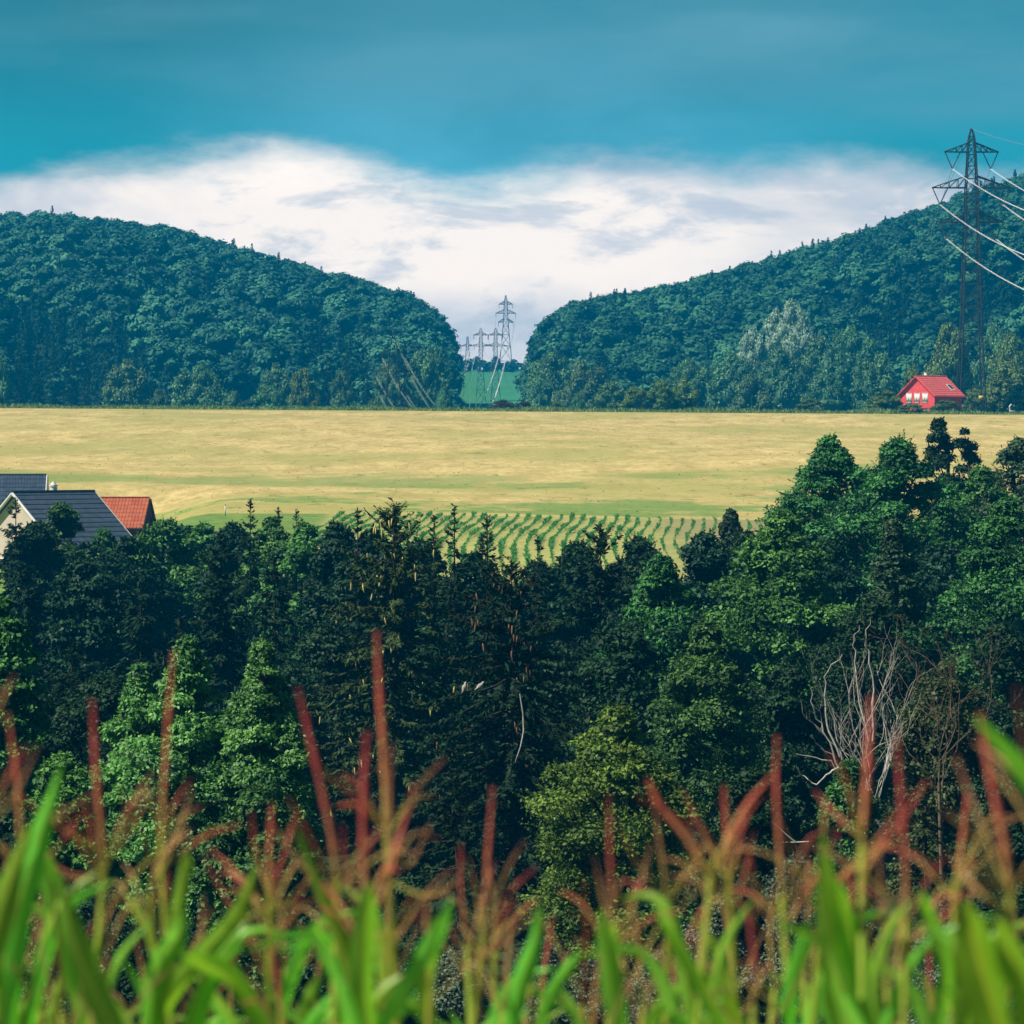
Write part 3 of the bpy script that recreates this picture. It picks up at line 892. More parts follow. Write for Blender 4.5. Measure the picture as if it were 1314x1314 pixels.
SV = [(690, 1205, 46, 'silver willow shrub left of the dark brown tassel'), (760, 1235, 48, 'silver willow shrub under the dark brown tassel'),
      (845, 1225, 44, 'silver willow shrub behind the crossed red tassels'), (1020, 1095, 62, 'tallest silver willow shrub below the bare white branches'),
      (1100, 1180, 52, 'silver willow shrub right of the tallest one'), (1200, 1180, 40, 'small silver willow shrub in the gap between the right-hand leaves'),
      (925, 1150, 48, 'silver willow shrub behind the thick red tassel cluster'), (580, 1220, 52, 'silver willow shrub behind the yellow stalk')]
for i, (px, py, hw, lb) in enumerate(SV):
    T('shrub', lb, px, py, hw, 88 + (i * 37 % 5) * .8, 'shrub', 'silver', 80 + i, group=SILV, lobes=34, per=280, leaf=.095)
for i, (px, py, hw, lb) in enumerate([(150, 1130, 70, 'dark shrub behind the brown crossing tassel branches'), (440, 1150, 70, 'dark shrub behind the dense red tassel cluster'),
                                      (250, 1190, 60, 'dark shrub between the two left-hand stalks'), (1270, 1150, 60, 'dark shrub behind the broad right-hand leaf'),
                                      (530, 1120, 60, 'dark shrub right of the tallest red spike')]):
    T('shrub', lb, px, py, hw, 91 + i * .3, 'shrub', 'darkbroad', 90 + i, group='dark shrubs at the valley bottom', lobes=30, per=280, leaf=.13)

# shaded trees closing the gaps of the row
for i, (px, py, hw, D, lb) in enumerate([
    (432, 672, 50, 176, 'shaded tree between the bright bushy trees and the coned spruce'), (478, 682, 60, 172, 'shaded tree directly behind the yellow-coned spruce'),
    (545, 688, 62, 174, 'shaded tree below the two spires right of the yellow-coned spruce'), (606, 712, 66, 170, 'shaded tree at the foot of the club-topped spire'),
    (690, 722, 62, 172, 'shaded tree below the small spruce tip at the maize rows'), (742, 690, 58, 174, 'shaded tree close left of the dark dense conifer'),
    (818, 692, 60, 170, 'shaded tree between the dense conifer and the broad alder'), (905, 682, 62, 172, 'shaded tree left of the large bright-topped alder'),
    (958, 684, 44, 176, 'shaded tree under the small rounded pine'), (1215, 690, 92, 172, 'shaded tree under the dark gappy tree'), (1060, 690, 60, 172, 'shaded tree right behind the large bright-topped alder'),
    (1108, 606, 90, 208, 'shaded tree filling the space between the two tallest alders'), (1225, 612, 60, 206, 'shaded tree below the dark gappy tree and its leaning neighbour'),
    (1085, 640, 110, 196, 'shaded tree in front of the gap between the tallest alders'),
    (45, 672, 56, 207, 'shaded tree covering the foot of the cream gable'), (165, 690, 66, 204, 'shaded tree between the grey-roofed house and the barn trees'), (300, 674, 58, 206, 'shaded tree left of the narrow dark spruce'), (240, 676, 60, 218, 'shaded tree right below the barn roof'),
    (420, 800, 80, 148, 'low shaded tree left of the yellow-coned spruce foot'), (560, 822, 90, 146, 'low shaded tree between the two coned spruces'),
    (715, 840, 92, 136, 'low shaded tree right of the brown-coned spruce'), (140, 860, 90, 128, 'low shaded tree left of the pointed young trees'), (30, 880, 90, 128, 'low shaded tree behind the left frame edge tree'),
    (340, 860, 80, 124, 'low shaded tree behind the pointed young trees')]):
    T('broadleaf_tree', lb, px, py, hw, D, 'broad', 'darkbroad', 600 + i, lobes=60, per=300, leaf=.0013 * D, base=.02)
# cones on the two spruces: the 100 that show largest are parts, one mesh shared


def cone_mesh(name, mat, L, Rr):
    b = MB()
    s = np.linspace(0, 1, 7)
    b.tube(np.stack([0 * s, 0.03 * L * np.sin(s * 3), -L * s], 1), Rr * np.array([.35, .85, 1, .98, .85, .6, .12]), 6)
    return b.mesh(name, M[mat], True)


def hang_cones(root, mesh, n, seed, fmin, fmax):
    r = rng(seed)
    tips = [p for p, f in TIPS[root.name] if fmin < f < fmax and p[1] < 0.25]
    for q in range(n):
        p = tips[r.randint(len(tips))] + r.normal(size=3) * np.array([.16, .10, .10])
        o = link('cone', mesh, root)
        o.location = (p[0], p[1] - .05, p[2] - .03)
        o.rotation_euler = (r.normal() * .15, r.normal() * .15, r.uniform(0, 6))
        o.scale = (r.uniform(.8, 1.2),) * 3


hang_cones(S1, cone_mesh('yellow_cone', 'cone_yellow', .30, .030), 100, 1, .04, .75)
hang_cones(S2, cone_mesh('brown_cone', 'cone_brown', .26, .030), 70, 2, .03, .42)

# boughs on the big spruce: the perch of the doves and a dead hanging branch
sx, sy, sz = S2.location


def loc(px, py, D):
    p = P(px, py, D)
    return (p.x - sx, p.y - sy, p.z - sz)


b = MB()
b.tube([loc(656, 868, 121), loc(636, 880, 119.6), loc(616, 887, 118.6), loc(592, 889, 118.2), loc(575, 897, 118.0)], [.035, .03, .022, .015, .008], 5)
b.build('bough', BARK, S2)
b = MB()
b.tube([loc(667, 890, 118.4), loc(671, 915, 118.3), loc(672, 938, 118.3), loc(668, 958, 118.2), loc(661, 978, 118.2)], [.02, .025, .028, .022, .01], 5)
tag(b.build('dead_branch', M['palebark'], S2), 'pale dead branch hanging down beside the trunk', None)


def dove(label, px, py, D, face, up):
    """one continuous body from tail to beak root, about 30 cm long"""
    root = thing('dove', label, 'bird', P(px, py, D), 0, 'two doves on the spruce bough')
    s = np.array([(-.16, -.085), (-.10, -.045), (-.05, .0), (0, .045), (.04, .085), (.065, .12), (.085, .155), (.105, .165), (.118, .160)])
    rr = np.array([.020, .036, .070, .082, .068, .042, .040, .036, .008])
    a = up
    X = (s[:, 0] * math.cos(a) - s[:, 1] * math.sin(a)) * face
    Z = s[:, 0] * math.sin(a) + s[:, 1] * math.cos(a) + .075
    m = MB(); m.tube(np.stack([X, 0 * X, Z], 1), rr, 10); m.build('body', M['dove'], root, True)
    bx, bz = X[-1], Z[-1]
    m = MB(); m.tube([(bx - .004 * face, 0, bz), (bx + .022 * face, 0, bz - .006)], [.007, .001], 5); m.build('beak', M['beak'], root)
    for sd in (-1, 1):
        m = MB(); m.tube([(X[4] - .01 * face, sd * .045, Z[4] - .03), (X[2], sd * .056, Z[2] + .005), (X[0], sd * .022, Z[0] + .012)], [.016, .026, .004], 6); m.build('wing', M['dove'], root, True)
        m = MB(); m.tube([(.005, sd * .018, .045), (.005, sd * .018, -.006)], [.008, .006], 5); m.build('leg', M['beak'], root)
    return root


dove('pale dove sitting upright on the spruce bough, the left one', 597, 887, 118.3, 1, .45)
dove('pale dove leaning forward on the spruce bough, the right one', 616, 885.5, 118.6, 1, -.05)

# bare trees
D = 103.0
p = P(1112, 1110, D)
rt = thing('dead_tree', 'bare whitish dead tree with a spray of upright branches', 'tree', (p.x, D, h(p.x, D)))
zb = p.z - h(p.x, D)
dt = MB()
dt.tube([(0, 0, 0), (-.05, 0, zb * .6), (0, 0, zb + .6), (.02, 0, zb + 1.6)], [.11, .09, .075, .06], 6)
dt.build('trunk', M['palebark'], rt)
dt = gen_deadtree(5, 5.0, .42, 9, 3, .023, (0, 0, zb + 1.3), .15)
for pts in ([(1085, 1010), (1068, 960), (1050, 925), (1038, 880)], [(1078, 970), (1060, 925), (1058, 870), (1080, 840)], [(1130, 1060), (1090, 1000), (1060, 975), (1020, 968)], [(1130, 1060), (1090, 1000), (1062, 965), (1038, 945)],
            [(1110, 1030), (1085, 990), (1075, 940), (1064, 905), (1043, 872)], [(1075, 985), (1045, 1008), (1022, 985)], [(1115, 950), (1100, 880), (1096, 830), (1102, 803)], [(1120, 950), (1122, 880), (1112, 830), (1116, 792)]):
    q = [P(a, c, D - .3) for a, c in pts]
    # smooth the stem through its bends
    q = np.array([(v.x - p.x, v.y - D + .2 * math.sin(i), v.z - h(p.x, D)) for i, v in enumerate(q)])
    tt = np.linspace(0, len(q) - 1, 14)
    q = np.stack([np.interp(tt, np.arange(len(q)), q[:, k]) for k in range(3)], 1) + rng(len(pts)).normal(size=(14, 3)) * .025
    dt.tube(q, np.linspace(.032, .010, 14), 4)
dt.build('branch', M['palebark'], rt)
p = P(1205, 1060, 106)
rt = thing('dead_tree', 'brown tangled twiggy thicket right of the whitish dead tree', 'tree', (p.x, 106, h(p.x, 106)))
zb = p.z - h(p.x, 106)
m = MB(); m.tube([(0, 0, 0), (.1, 0, zb * .5), (0, 0, zb + 1.2)], [.09, .07, .05], 6); m.build('trunk', M['brownbark'], rt)
gen_deadtree(8, 5.6, .75, 7, 3, .020, (0, 0, zb + 1.0), .26).build('branch', M['brownbark'], rt)
p = P(1020, 1085, 96)
rt = thing('fallen_branch', 'thin white fallen twig with a fork beside the slim red spike', 'branch', p)
m = MB()
m.tube([np.array(P(a, c, 95.5)) - np.array(p) for a, c in ((975, 1047), (995, 1058), (1010, 1072), (1021, 1081))], [.012, .018, .018, .02], 5)
m.tube([np.array(P(a, c, 95.5)) - np.array(p) for a, c in ((984, 1080), (1005, 1081), (1021, 1081), (1038, 1080))], [.012, .018, .02, .02], 5)
m.build('twig', M['palebark'], rt)
m = MB()
zg = h(p.x + .3, 95.7) - p.z
m.tube([np.array(P(1021, 1081, 95.5)) - np.array(p), (.25, -.2, -1.5), (.3, -.3, zg)], [.02, .028, .035], 5)
m.build('stem', M['brownbark'], rt)

# ------------------------------------------------------------------ woods on the two hills


def hill_template(seed, kind):
    r = rng(seed)
    b = MB()
    if kind == 'con':
        H, R = 13.0, 2.7
        n = 250
        t = r.uniform(0.02, 1, n)
        a = r.uniform(0, 6.28, n)
        rr = R * (1 - t) ** .85 * r.uniform(.5, 1.05, n) + .08
        C = np.stack([rr * np.cos(a), rr * np.sin(a), 1.5 + (H - 1.5) * t], 1)
        out = np.stack([np.cos(a), np.sin(a), np.full(n, -.45)], 1)
        b.leaves(C, unit(out + np.array([0, 0, 1.3]) + r.normal(size=(n, 3)) * .3), unit(out), r.uniform(.7, 1.5, n) * (1.15 - .7 * t), r.uniform(.5, .9, n) * (1.1 - .6 * t), np.clip(r.normal(.45, .25, n), 0, 1))
        b.tube([(0, 0, 0), (0, 0, H * .98)], [.9, .05], 6, .1)
        return b.arrays()
    H = 11.5; R = 4.6
    nl = 22
    C0 = []
    for i in range(nl):
        t = r.uniform(.15, 1)
        prof = math.sqrt(max(.02, 1 - (2 * t - .9) ** 2 / 1.25))
        a = r.uniform(0, 6.28)
        lr = R * r.uniform(.24, .38)
        q = max(0, R * prof - lr * .7) * r.uniform(.5, 1.05)
        C0.append((q * math.cos(a), q * math.sin(a), 2.0 + (H - 2.2 - lr * .6) * t, lr))
    C0 = np.array(C0)
    idx = np.repeat(np.arange(nl), 24)
    d = runit(r, len(idx)); d[:, 2] = np.abs(d[:, 2]) * .9 - .15; d = unit(d)
    pos = C0[idx, :3] + d * C0[idx, 3:4] * r.uniform(.8, 1.12, (len(idx), 1)) * np.array([1, 1, .8])
    ctr = np.array([0, 0, H * .45])
    N = unit(d * .5 + unit(pos - ctr) * .8 + np.array([0, 0, .15]) + r.normal(size=d.shape) * .38)
    tone = np.clip(r.normal(.45, .13, nl), 0, 1)
    b.leaves(pos, N, runit(r, len(idx)), r.uniform(.5, 1.1, len(idx)), r.uniform(.4, .75, len(idx)), np.clip(tone[idx] + r.normal(0, .2, len(idx)), 0, 1))
    # added dark core in each lobe against light leaking through, and the trunk
    for x, y, z, lr in C0:
        s = np.linspace(-1, 1, 5)
        b.tube(np.stack([0 * s + x, 0 * s + y, z + s * lr * .62], 1), lr * .8 * np.sqrt(np.maximum(1 - s * s, .02)), 6, .15)
    b.tube([(0, 0, 0), (0, 0, H * .8)], [.28, .1], 5, .1)
    return b.arrays()


HB = [hill_template(200 + i, 'broad') for i in range(9)]
HC = [hill_template(300 + i, 'con') for i in range(4)]


def px_of(x, y):
    return 657 + x / y * FPX


def forest(name, label, side, seed):
    r = rng(seed)
    bb = MB(); bc = MB()
    step = 8.2
    y = 925.0
    while y < 1400:
        lim = 0.175 * y
        xs = np.arange(-lim, lim, step) + r.uniform(0, step)
        for x in xs:
            xx = x + r.normal() * 1.6; yy = y + r.normal() * 1.6
            q = px_of(xx, yy)
            if side < 0 and q > 573 + 3 * r.normal(): continue
            if side > 0 and q < 690 + 3 * r.normal(): continue
            if side < 0 and xx > 40: continue
            if side > 0 and xx < -40: continue
            if any(abs(q - c0) < w0 + 14 and yy < d0 + 14 for c0, w0, d0 in ((1012, 33, 930), (962, 24, 924))): continue
            z = h(xx, yy)
            sk = SKYL_L if side < 0 else SKYL_R
            ysk = np.interp(q, [a for a, _ in sk], [c for _, c in sk])
            if (575 - ysk) / FPX * YC < 12: continue
            # conifers: in the shaded stands at the foot and scattered along the tops
            stand = (side < 0 and (q < 215 or 395 < q < 470) and yy < 1010) or (side > 0 and 1080 < q < 1330 and 940 < yy < 1050)
            con = r.rand() < (.75 if stand else .07 + .07 * (yy > 1270) + .10 * (side > 0 and yy > 1240))
            s = r.uniform(.9, 1.55)
            if con: s *= .85
            top = z + (13 if con else 11.5) * s
            pyt = 575 - top / yy * FPX
            if pyt < ysk - (14 if con else 8):   # keep the hill's own outline
                s *= max(.5, 1 - (ysk - (14 if con else 8) * r.rand() - pyt) / FPX * yy / 12.0)
            V, F, A = (HC if con else HB)[r.randint(4 if con else 9)]
            an = r.uniform(0, 6.28); ca, sa = math.cos(an), math.sin(an)
            k = np.array([s * r.uniform(.85, 1.15), s * r.uniform(.85, 1.15), s])
            v = V * k
            v = np.stack([v[:, 0] * ca - v[:, 1] * sa + xx, v[:, 0] * sa + v[:, 1] * ca + yy, v[:, 2] + z - .5], 1)
            sh = r.normal(0, .30)
            (bc if con else bb).merge(v, F, np.clip(A + sh, 0, 1))
        y += step * .95
    me = bb.mesh(name, M['hill'])
    V1, F1, A1 = bb.arrays()
    if bc.V:
        V2, F2, A2 = bc.arrays()
        al = MB(); al.merge(V1, F1, A1); al.merge(V2, F2, A2)
        me = al.mesh(name, M['hill'])
        me.materials.append(M['hillcon'])
        mi = np.zeros(len(F1) + len(F2), np.int32); mi[len(F1):] = 1
        me.polygons.foreach_set('material_index', mi)
    o = link(name, me)
    return tag(o, label, 'wood', None, 'stuff')


forest('hillside_wood', 'dense blue-green mixed wood covering the left hill', -1, 401)
forest('hillside_wood', 'dense blue-green mixed wood covering the right hill with the pylon in front', 1, 402)


# single trees one can tell apart along the foot of the hills
def gen_hilltree(seed, H, R, base=.0, lobes=60, per=100, leaf=.42):
    c, w = gen_broadleaf(seed, H, R, base, lobes, per, leaf, 0.0, .85, fixed=True)
    s = np.linspace(-1, 1, 5)
    for x, y, z, lr in c.lobes:      # added dark core that closes each lobe to light
        c.tube(np.stack([0 * s + x, 0 * s + y, z + s * lr * .6], 1), lr * .78 * np.sqrt(np.maximum(1 - s * s, .02)), 6, .2)
    return c, w


PROTO = {}


def far_tree(px, pytop, hw, D, mat, label, name='broadleaf_tree', cat='tree', group=None, v=0):
    top = P(px, pytop, D)
    z0 = h(top.x, D) - .2
    Hh = top.z - z0
    key = (mat, v, name)
    if key not in PROTO:
        root = thing(name, label, cat, (top.x, D, z0), 0, group)
        if name == 'spruce':
            c, w, _ = gen_spruce(500 + v, 13.0, 3.2, dens=.35, twig=.9, spacing=.8)
        else:
            c, w = gen_hilltree(520 + v * 7 + len(mat), 11.0, 5.0, .0 if cat == 'shrub' or v >= 10 else .34)
        # the dark cores keep the wood behind from showing through everywhere
        c.build('crown' if cat == 'tree' else 'foliage', M[mat], root); w.build('trunk' if cat == 'tree' else 'stem', BARK, root)
        PROTO[key] = root
        new = root
    else:
        new = copy_thing(PROTO[key], (0, 0, 0), 0)
        new['label'] = label
        if group: new['group'] = group
        elif 'group' in new: del new['group']
    R0, H0 = (3.2, 13.0) if name == 'spruce' else (5.0, 11.0)
    R = hw * D / FPX
    new.location = (top.x, D, z0)
    new.rotation_euler = (0, 0, (px * 1.7) % 6.28)
    new.scale = (R / R0, R / R0, Hh / H0)
    return new


GL = 'broadleaf trees along the foot of the left hill'
GR = 'broadleaf trees along the foot of the right hill'
FT = [
    (255, 471, 36, 800, 'footleaf', 'round light tree standing alone at the meadow edge under the left hill', GL, 0),
    (160, 461, 36, 830, 'footleaf', 'dark round tree left of the light round tree under the left hill', GL, 1),
    (-2, 455, 16, 800, 'footleaf', 'dark tree cut by the left frame edge at the meadow top', GL, 2),
    (352, 466, 26, 850, 'footleaf', 'middle-sized round tree under the left hill right of the light one', GL, 1),
    (388, 473, 22, 800, 'hillolive', 'olive-tinted round tree at the meadow edge left of the line of wires', GL, 0),
    (345, 496, 30, 770, 'footleaf', 'low spreading tree at the meadow edge under the left hill', GL, 3),
    (300, 502, 20, 765, 'footleaf', 'small low tree right beside the light round tree', GL, 2),
    (205, 500, 16, 765, 'footleaf', 'small low tree left beside the light round tree', GL, 3),
    (540, 448, 30, 870, 'footleaf', 'tree with a rounded top behind the slack wires of the camouflaged pylon', GL, 1),
    (556, 444, 24, 880, 'footleaf', 'last tall tree of the left wood beside the green gap', GL, 2),
    (570, 497, 13, 780, 'footleaf', 'small round tree where the slack wires meet the meadow', GL, 0),
    (482, 508, 12, 720, 'footleaf', 'tiny bush below the first slack wire', GL, 1),
    (440, 478, 22, 840, 'footleaf', 'dark tree left of the camouflaged pylon', GL, 3),
    (500, 462, 24, 900, 'footleaf', 'dark tree right behind the camouflaged pylon', GL, 0),
    (710, 452, 40, 880, 'footleaf', 'large dark tree ending the right wood beside the green gap', GR, 0),
    (750, 462, 34, 850, 'footleaf', 'dark-blue round tree second from the green gap', GR, 1),
    (700, 478, 24, 860, 'footleaf', 'dark tree dipping toward the green pasture', GR, 2),
    (782, 490, 34, 720, 'footleaf', 'light blue-green round bush tree right of the brown brush heap', GR, 3),
    (742, 505, 14, 740, 'footleaf', 'small bush at the meadow edge right of the brown brush heap', GR, 2),
    (885, 462, 36, 860, 'footleaf', 'tree behind the yellow-green thicket under the right hill', GR, 0),
    (945, 452, 40, 850, 'footleaf', 'broad tree below the pale silvery tree', GR, 1),
    (1000, 445, 40, 870, 'footleaf', 'tall tree right below the pale silvery tree', GR, 2),
    (1048, 432, 36, 880, 'footleaf', 'pointed tree right of the pale silvery tree', GR, 3),
    (1092, 420, 40, 870, 'footleaf', 'big tree behind the left side of the red house', GR, 0),
    (1125, 452, 34, 800, 'footleaf', 'round tree close left of the red house', GR, 1),
    (1060, 478, 30, 800, 'footleaf', 'round tree left of the purple field strip', GR, 2),
    (965, 482, 34, 800, 'footleaf', 'middle tree between the yellow-green thicket and the red house', GR, 3),
    (1218, 415, 34, 760, 'hillolive', 'olive tree rising right behind the red house and pylon', GR, 0),
    (1275, 415, 26, 800, 'footleaf', 'blue-green tree right of the pylon behind the olive ones', GR, 1),
    (1298, 428, 28, 740, 'hillolive', 'brownish olive tree at the right frame edge beyond the pylon', GR, 1),
    (1295, 462, 34, 680, 'hillolive', 'leafy tree at the right frame edge behind the meadow corner', GR, 2),
    (1172, 470, 20, 690, 'hillolive', 'small dark tree directly behind the red house ridge', GR, 3),
]
for px, py, hw, D, mat, lb, g, v in FT:
    far_tree(px, py, hw, D, mat, lb, group=g, v=v)
far_tree(1012, 388, 33, 925, 'hillpale', 'pale silvery tree standing out on the right hill', v=0)
far_tree(965, 418, 22, 918, 'hillpale', 'smaller pale silvery tree left of the large one on the right hill', v=1)
GS = 'dark spruces in the stand under the left hill'
for i, px in enumerate([25, 48, 68, 92, 112, 135, 180, 420, 445, 468, 520]):
    far_tree(px, 440 + (i * 29 % 17), 17 + i % 3 * 3, 845 + i * 13 % 40, 'hillcon', 'dark spruce in the shaded stand at the foot of the left hill', 'spruce', group=GS, v=i % 2)
# thickets on the crest
GH = 'shrubs along the meadow crest'
for px, py, hw, D, mat, lb, v in [
    (815, 496, 22, 630, 'hillolive', 'left yellow-green shrub of the thicket on the meadow crest', 0), (848, 487, 24, 632, 'hillolive', 'twiggy yellow-green shrub in the middle of the crest thicket', 1),
    (880, 484, 22, 634, 'hillolive', 'right yellow-green shrub of the crest thicket', 2), (712, 514, 13, 628, 'footleaf', 'small dome-shaped shrub right of the brown brush heap', 0),
    (405, 514, 8, 616, 'hillolive', 'little tuft-like shrub alone on the left part of the crest', 3), (1137, 500, 22, 616, 'hillolive', 'grey-green shrub left in front of the red house', 1),
    (1125, 507, 20, 626, 'footleaf', 'low shrub left of the grey-green one by the red house', 2), (1170, 518, 24, 606, 'hillolive', 'dark hedge shrub in front of the red gable wall', 3),
    (1214, 513, 24, 609, 'hillolive', 'dark hedge shrub in front of the red house roof side', 0), (1250, 496, 18, 640, 'hillolive', 'shrub between the legs of the tall pylon', 2),
    (1282, 480, 26, 640, 'hillolive', 'large shrub right of the tall pylon', 1), (1308, 492, 20, 634, 'hillcon', 'dark purple-black shrub at the right end of the crest', 3),
    (1040, 512, 24, 628, 'footleaf', 'low blue-green shrub left of the purple field strip', 3), (645, 513, 20, 628, 'brush', 'left half of the brown brush heap in the gap', 0), (672, 515, 18, 628, 'brush', 'right half of the brown brush heap in the gap', 1)]:
    far_tree(px, py, hw, D, mat, lb, 'shrub', 'shrub', GH, v)
# tree line beyond the pasture
GT = 'small trees on the skyline of the gap'
for i, px in enumerate(range(588, 690, 8)):
    far_tree(px, 457 + (3 if i % 3 else -3) + (2 if i % 2 else 0) + max(0, (px - 600) * .08), 8 + i % 3, 1545 + i % 4 * 6, 'hill', 'small dark tree in the row closing the top of the green pasture', group=GT, v=10 + i % 3)

# ------------------------------------------------------------------ pylons and wires


def seg_width(z, prof):
    return float(np.interp(z, [a for a, _ in prof], [c for _, c in prof]))


def pylon(name, label, base, H, prof, arms, rotz, mat, r_leg=.11, r_br=.05, npan=14, group='electricity pylons of the valley line', vins=True, ins=2.7):
    root = thing(name, label, 'pylon', base, rotz, group)
    b = MB()
    zs = [0.0]
    while zs[-1] < H - .8:
        zs.append(zs[-1] + max(1.1, 1.25 * seg_width(zs[-1], prof)))
    zs[-1] = H
    cs = [(-1, -1), (1, -1), (1, 1), (-1, 1)]
    for i in range(len(zs) - 1):
        w0, w1 = seg_width(zs[i], prof) / 2, seg_width(zs[i + 1], prof) / 2
        for q in range(4):
            a, c = cs[q], cs[(q + 1) % 4]
            b.bar((a[0] * w0, a[1] * w0, zs[i]), (a[0] * w1, a[1] * w1, zs[i + 1]), r_leg)
            b.bar((a[0] * w0, a[1] * w0, zs[i]), (c[0] * w1, c[1] * w1, zs[i + 1]), r_br)
            b.bar((c[0] * w0, c[1] * w0, zs[i]), (a[0] * w1, a[1] * w1, zs[i + 1]), r_br)
            b.bar((a[0] * w1, a[1] * w1, zs[i + 1]), (c[0] * w1, c[1] * w1, zs[i + 1]), r_br)
    b.build('mast', M[mat], root)
    ends = []
    for z, hs, rise in arms:
        am = MB()
        w = seg_width(z, prof) / 2; w2 = seg_width(z + rise, prof) / 2
        for sx in (-1, 1):
            for sy in (-1, 1):
                am.bar((sx * w, sy * w, z), (sx * hs, 0, z), r_leg * .85)
                am.bar((sx * w2, sy * w2, z + rise), (sx * hs, 0, z), r_leg * .75)
                n = 4
                for q in range(n):
                    f0, f1 = q / n, (q + 1) / n
                    lo = np.array([sx * (w + (hs - w) * f0), sy * w * (1 - f0), z]); lo1 = np.array([sx * (w + (hs - w) * f1), sy * w * (1 - f1), z])
                    hi = np.array([sx * (w2 + (hs - w2) * f0), sy * w2 * (1 - f0), z + rise * (1 - f0)])
                    am.bar(lo, hi, r_br); am.bar(hi, lo1, r_br)
        arm = am.build('cross_arm', M[mat], root)
        for sx in (-1, 1):
            im = MB()
            if vins:
                bt = np.array([sx * (hs - 1.3), 0, z - ins])
                for xx in (hs - .1, hs - 2.6):
                    im.tube([(sx * xx, 0, z), bt], [.09, .09], 5)
            else:
                bt = np.array([sx * (hs - .15), 0, z - ins])
                im.tube([(sx * (hs - .15), 0, z), bt], [.10, .10], 5)
            im.build('insulator', M['insul'], arm)
            ends.append(Vector(bt))
    rm = root.matrix_basis if False else None
    ca, sa = math.cos(rotz), math.sin(rotz)
    wl = [Vector((base[0] + e.x * ca - e.y * sa, base[1] + e.x * sa + e.y * ca, base[2] + e.z)) for e in ends]
    return root, wl, Vector((base[0], base[1], base[2] + H))


def wire(label, p, q, sag, r=.05, mat='wire', bundle=.4, group='power lines', n=48):
    b = MB()
    s = np.linspace(0, 1, n)[:, None]
    a = np.array(p); c = np.array(q)
    pts = a + (c - a) * s
    pts[:, 2] -= 4 * sag * (s * (1 - s))[:, 0]
    d = c - a; side = np.array([d[1], -d[0], 0]) / max(1e-6, math.hypot(d[0], d[1]))
    rr = np.full(n, r)
    if bundle:
        for sg in (-.5, .5):
            b.tube(pts + side * bundle * sg, rr, 4)
        for q in range(2, n - 1, 6):
            b.bar(pts[q] + side * bundle * .5, pts[q] - side * bundle * .5, .02)
    else:
        b.tube(pts, rr, 4)
    o = b.build('power_line', M[mat])
    return tag(o, label, 'power line', group)


RB = P(1246, 529, 625)
RB.z = h(RB.x, 625)
sc = 625 / FPX
z_of = lambda y: P(1246, y, 625).z - RB.z
Hr = z_of(165)
prof = [(0, 4.4), (z_of(430), 3.1), (z_of(250), 1.9), (z_of(178), 1.0), (Hr, .12)]
pr, we, wt = pylon('pylon', 'tall dark lattice pylon beside the red house', RB, Hr, prof,
                   [(z_of(285), 5.3, 1.7), (z_of(241), 6.4, 1.9), (z_of(195), 4.4, 1.5)], 0.05, 'steel', .12, .05)
sg = MB(); sg.box((.9, -2.1, z_of(513)), (1.7, -2.04, z_of(508))); sg.build('sign_plate', M['yellow'], pr)
nm = ['lower left', 'lower right', 'middle left', 'middle right', 'top left', 'top right']
END = Vector((100 - 73.8, 330 - 625, -1.0))
for i, e in enumerate(we):
    wire(f'bright double wire from the {nm[i]} insulator of the tall pylon to the right edge', e, e + END, 16.5, .028, 'wire', .20)
wire('thin earth wire from the tip of the tall pylon out of the right side', wt, wt + END, 12, .03, 'wire_dark', 0)
bk = P(1150, 300, 1230) - P(1221, 215, 625)
wire('thin wire from the top left insulator of the tall pylon back over the right hill', we[4], we[4] + bk, 9, .03, 'wire_dark', 0)
wire('thin wire from the top right insulator of the tall pylon back over the right hill', we[5], we[5] + bk, 9, .03, 'wire_dark', 0)
wire('thin earth wire from the tip of the tall pylon back over the right hill', wt, wt + bk + Vector((0, 0, -2)), 7, .025, 'wire_dark', 0)

# camouflaged pylon before the left wood
D = 690.0
LB = P(505, 560, D); LB.z = h(LB.x, D)
zl = lambda y: P(505, y, D).z - LB.z
sl = D / FPX
prof = [(0, 4.0), (zl(520), 2.6), (zl(455), 1.5), (zl(436), .8), (zl(427), .12)]
pl, wl, wlt = pylon('pylon', 'dark camouflaged pylon in front of the left wood, only its insulators and wires catching light', LB, zl(427), prof,
                    [(zl(501), 18.5 * sl, .8), (zl(477), 23 * sl, .9), (zl(453), 15.5 * sl, .8)], 0.0, 'steel', .07, .03, vins=False, ins=.85)
# far pylons in the gap
D = 1420.0
far_p = []
for px, lb in ((617, 'left pylon of the small pair standing on the green pasture'), (636, 'right pylon of the small pair standing on the green pasture')):
    B = P(px, 518, D); B.z = h(B.x, D)
    zf = lambda y: P(px, y, D).z - B.z
    sf = D / FPX
    far_p.append(pylon('pylon', lb, B, zf(421), [(0, 3.6), (zf(470), 1.5), (zf(425), 1.0), (zf(421), .15)],
                       [(zf(444), 16 * sf, .9), (zf(430), 9.5 * sf, .9)], 0.0, 'steel_pale', .11, .055, vins=False, ins=1.6))
D = 1660.0
B = P(649, 466, D); B.z = h(B.x, D)
zf = lambda y: P(649, y, D).z - B.z
sf = D / FPX
p1 = pylon('pylon', 'tallest pylon of the gap with three pairs of arms, behind the tree row', B, zf(379), [(0, 7.0), (zf(450), 4.2), (zf(414), 2.0), (zf(388), 1.2), (zf(379), .2)],
           [(zf(413.5), 10 * sf, 1.6), (zf(402), 13 * sf, 1.6), (zf(390.5), 9 * sf, 1.5)], 0.0, 'steel_pale', .16, .07, vins=False, ins=1.6)
D = 1690.0
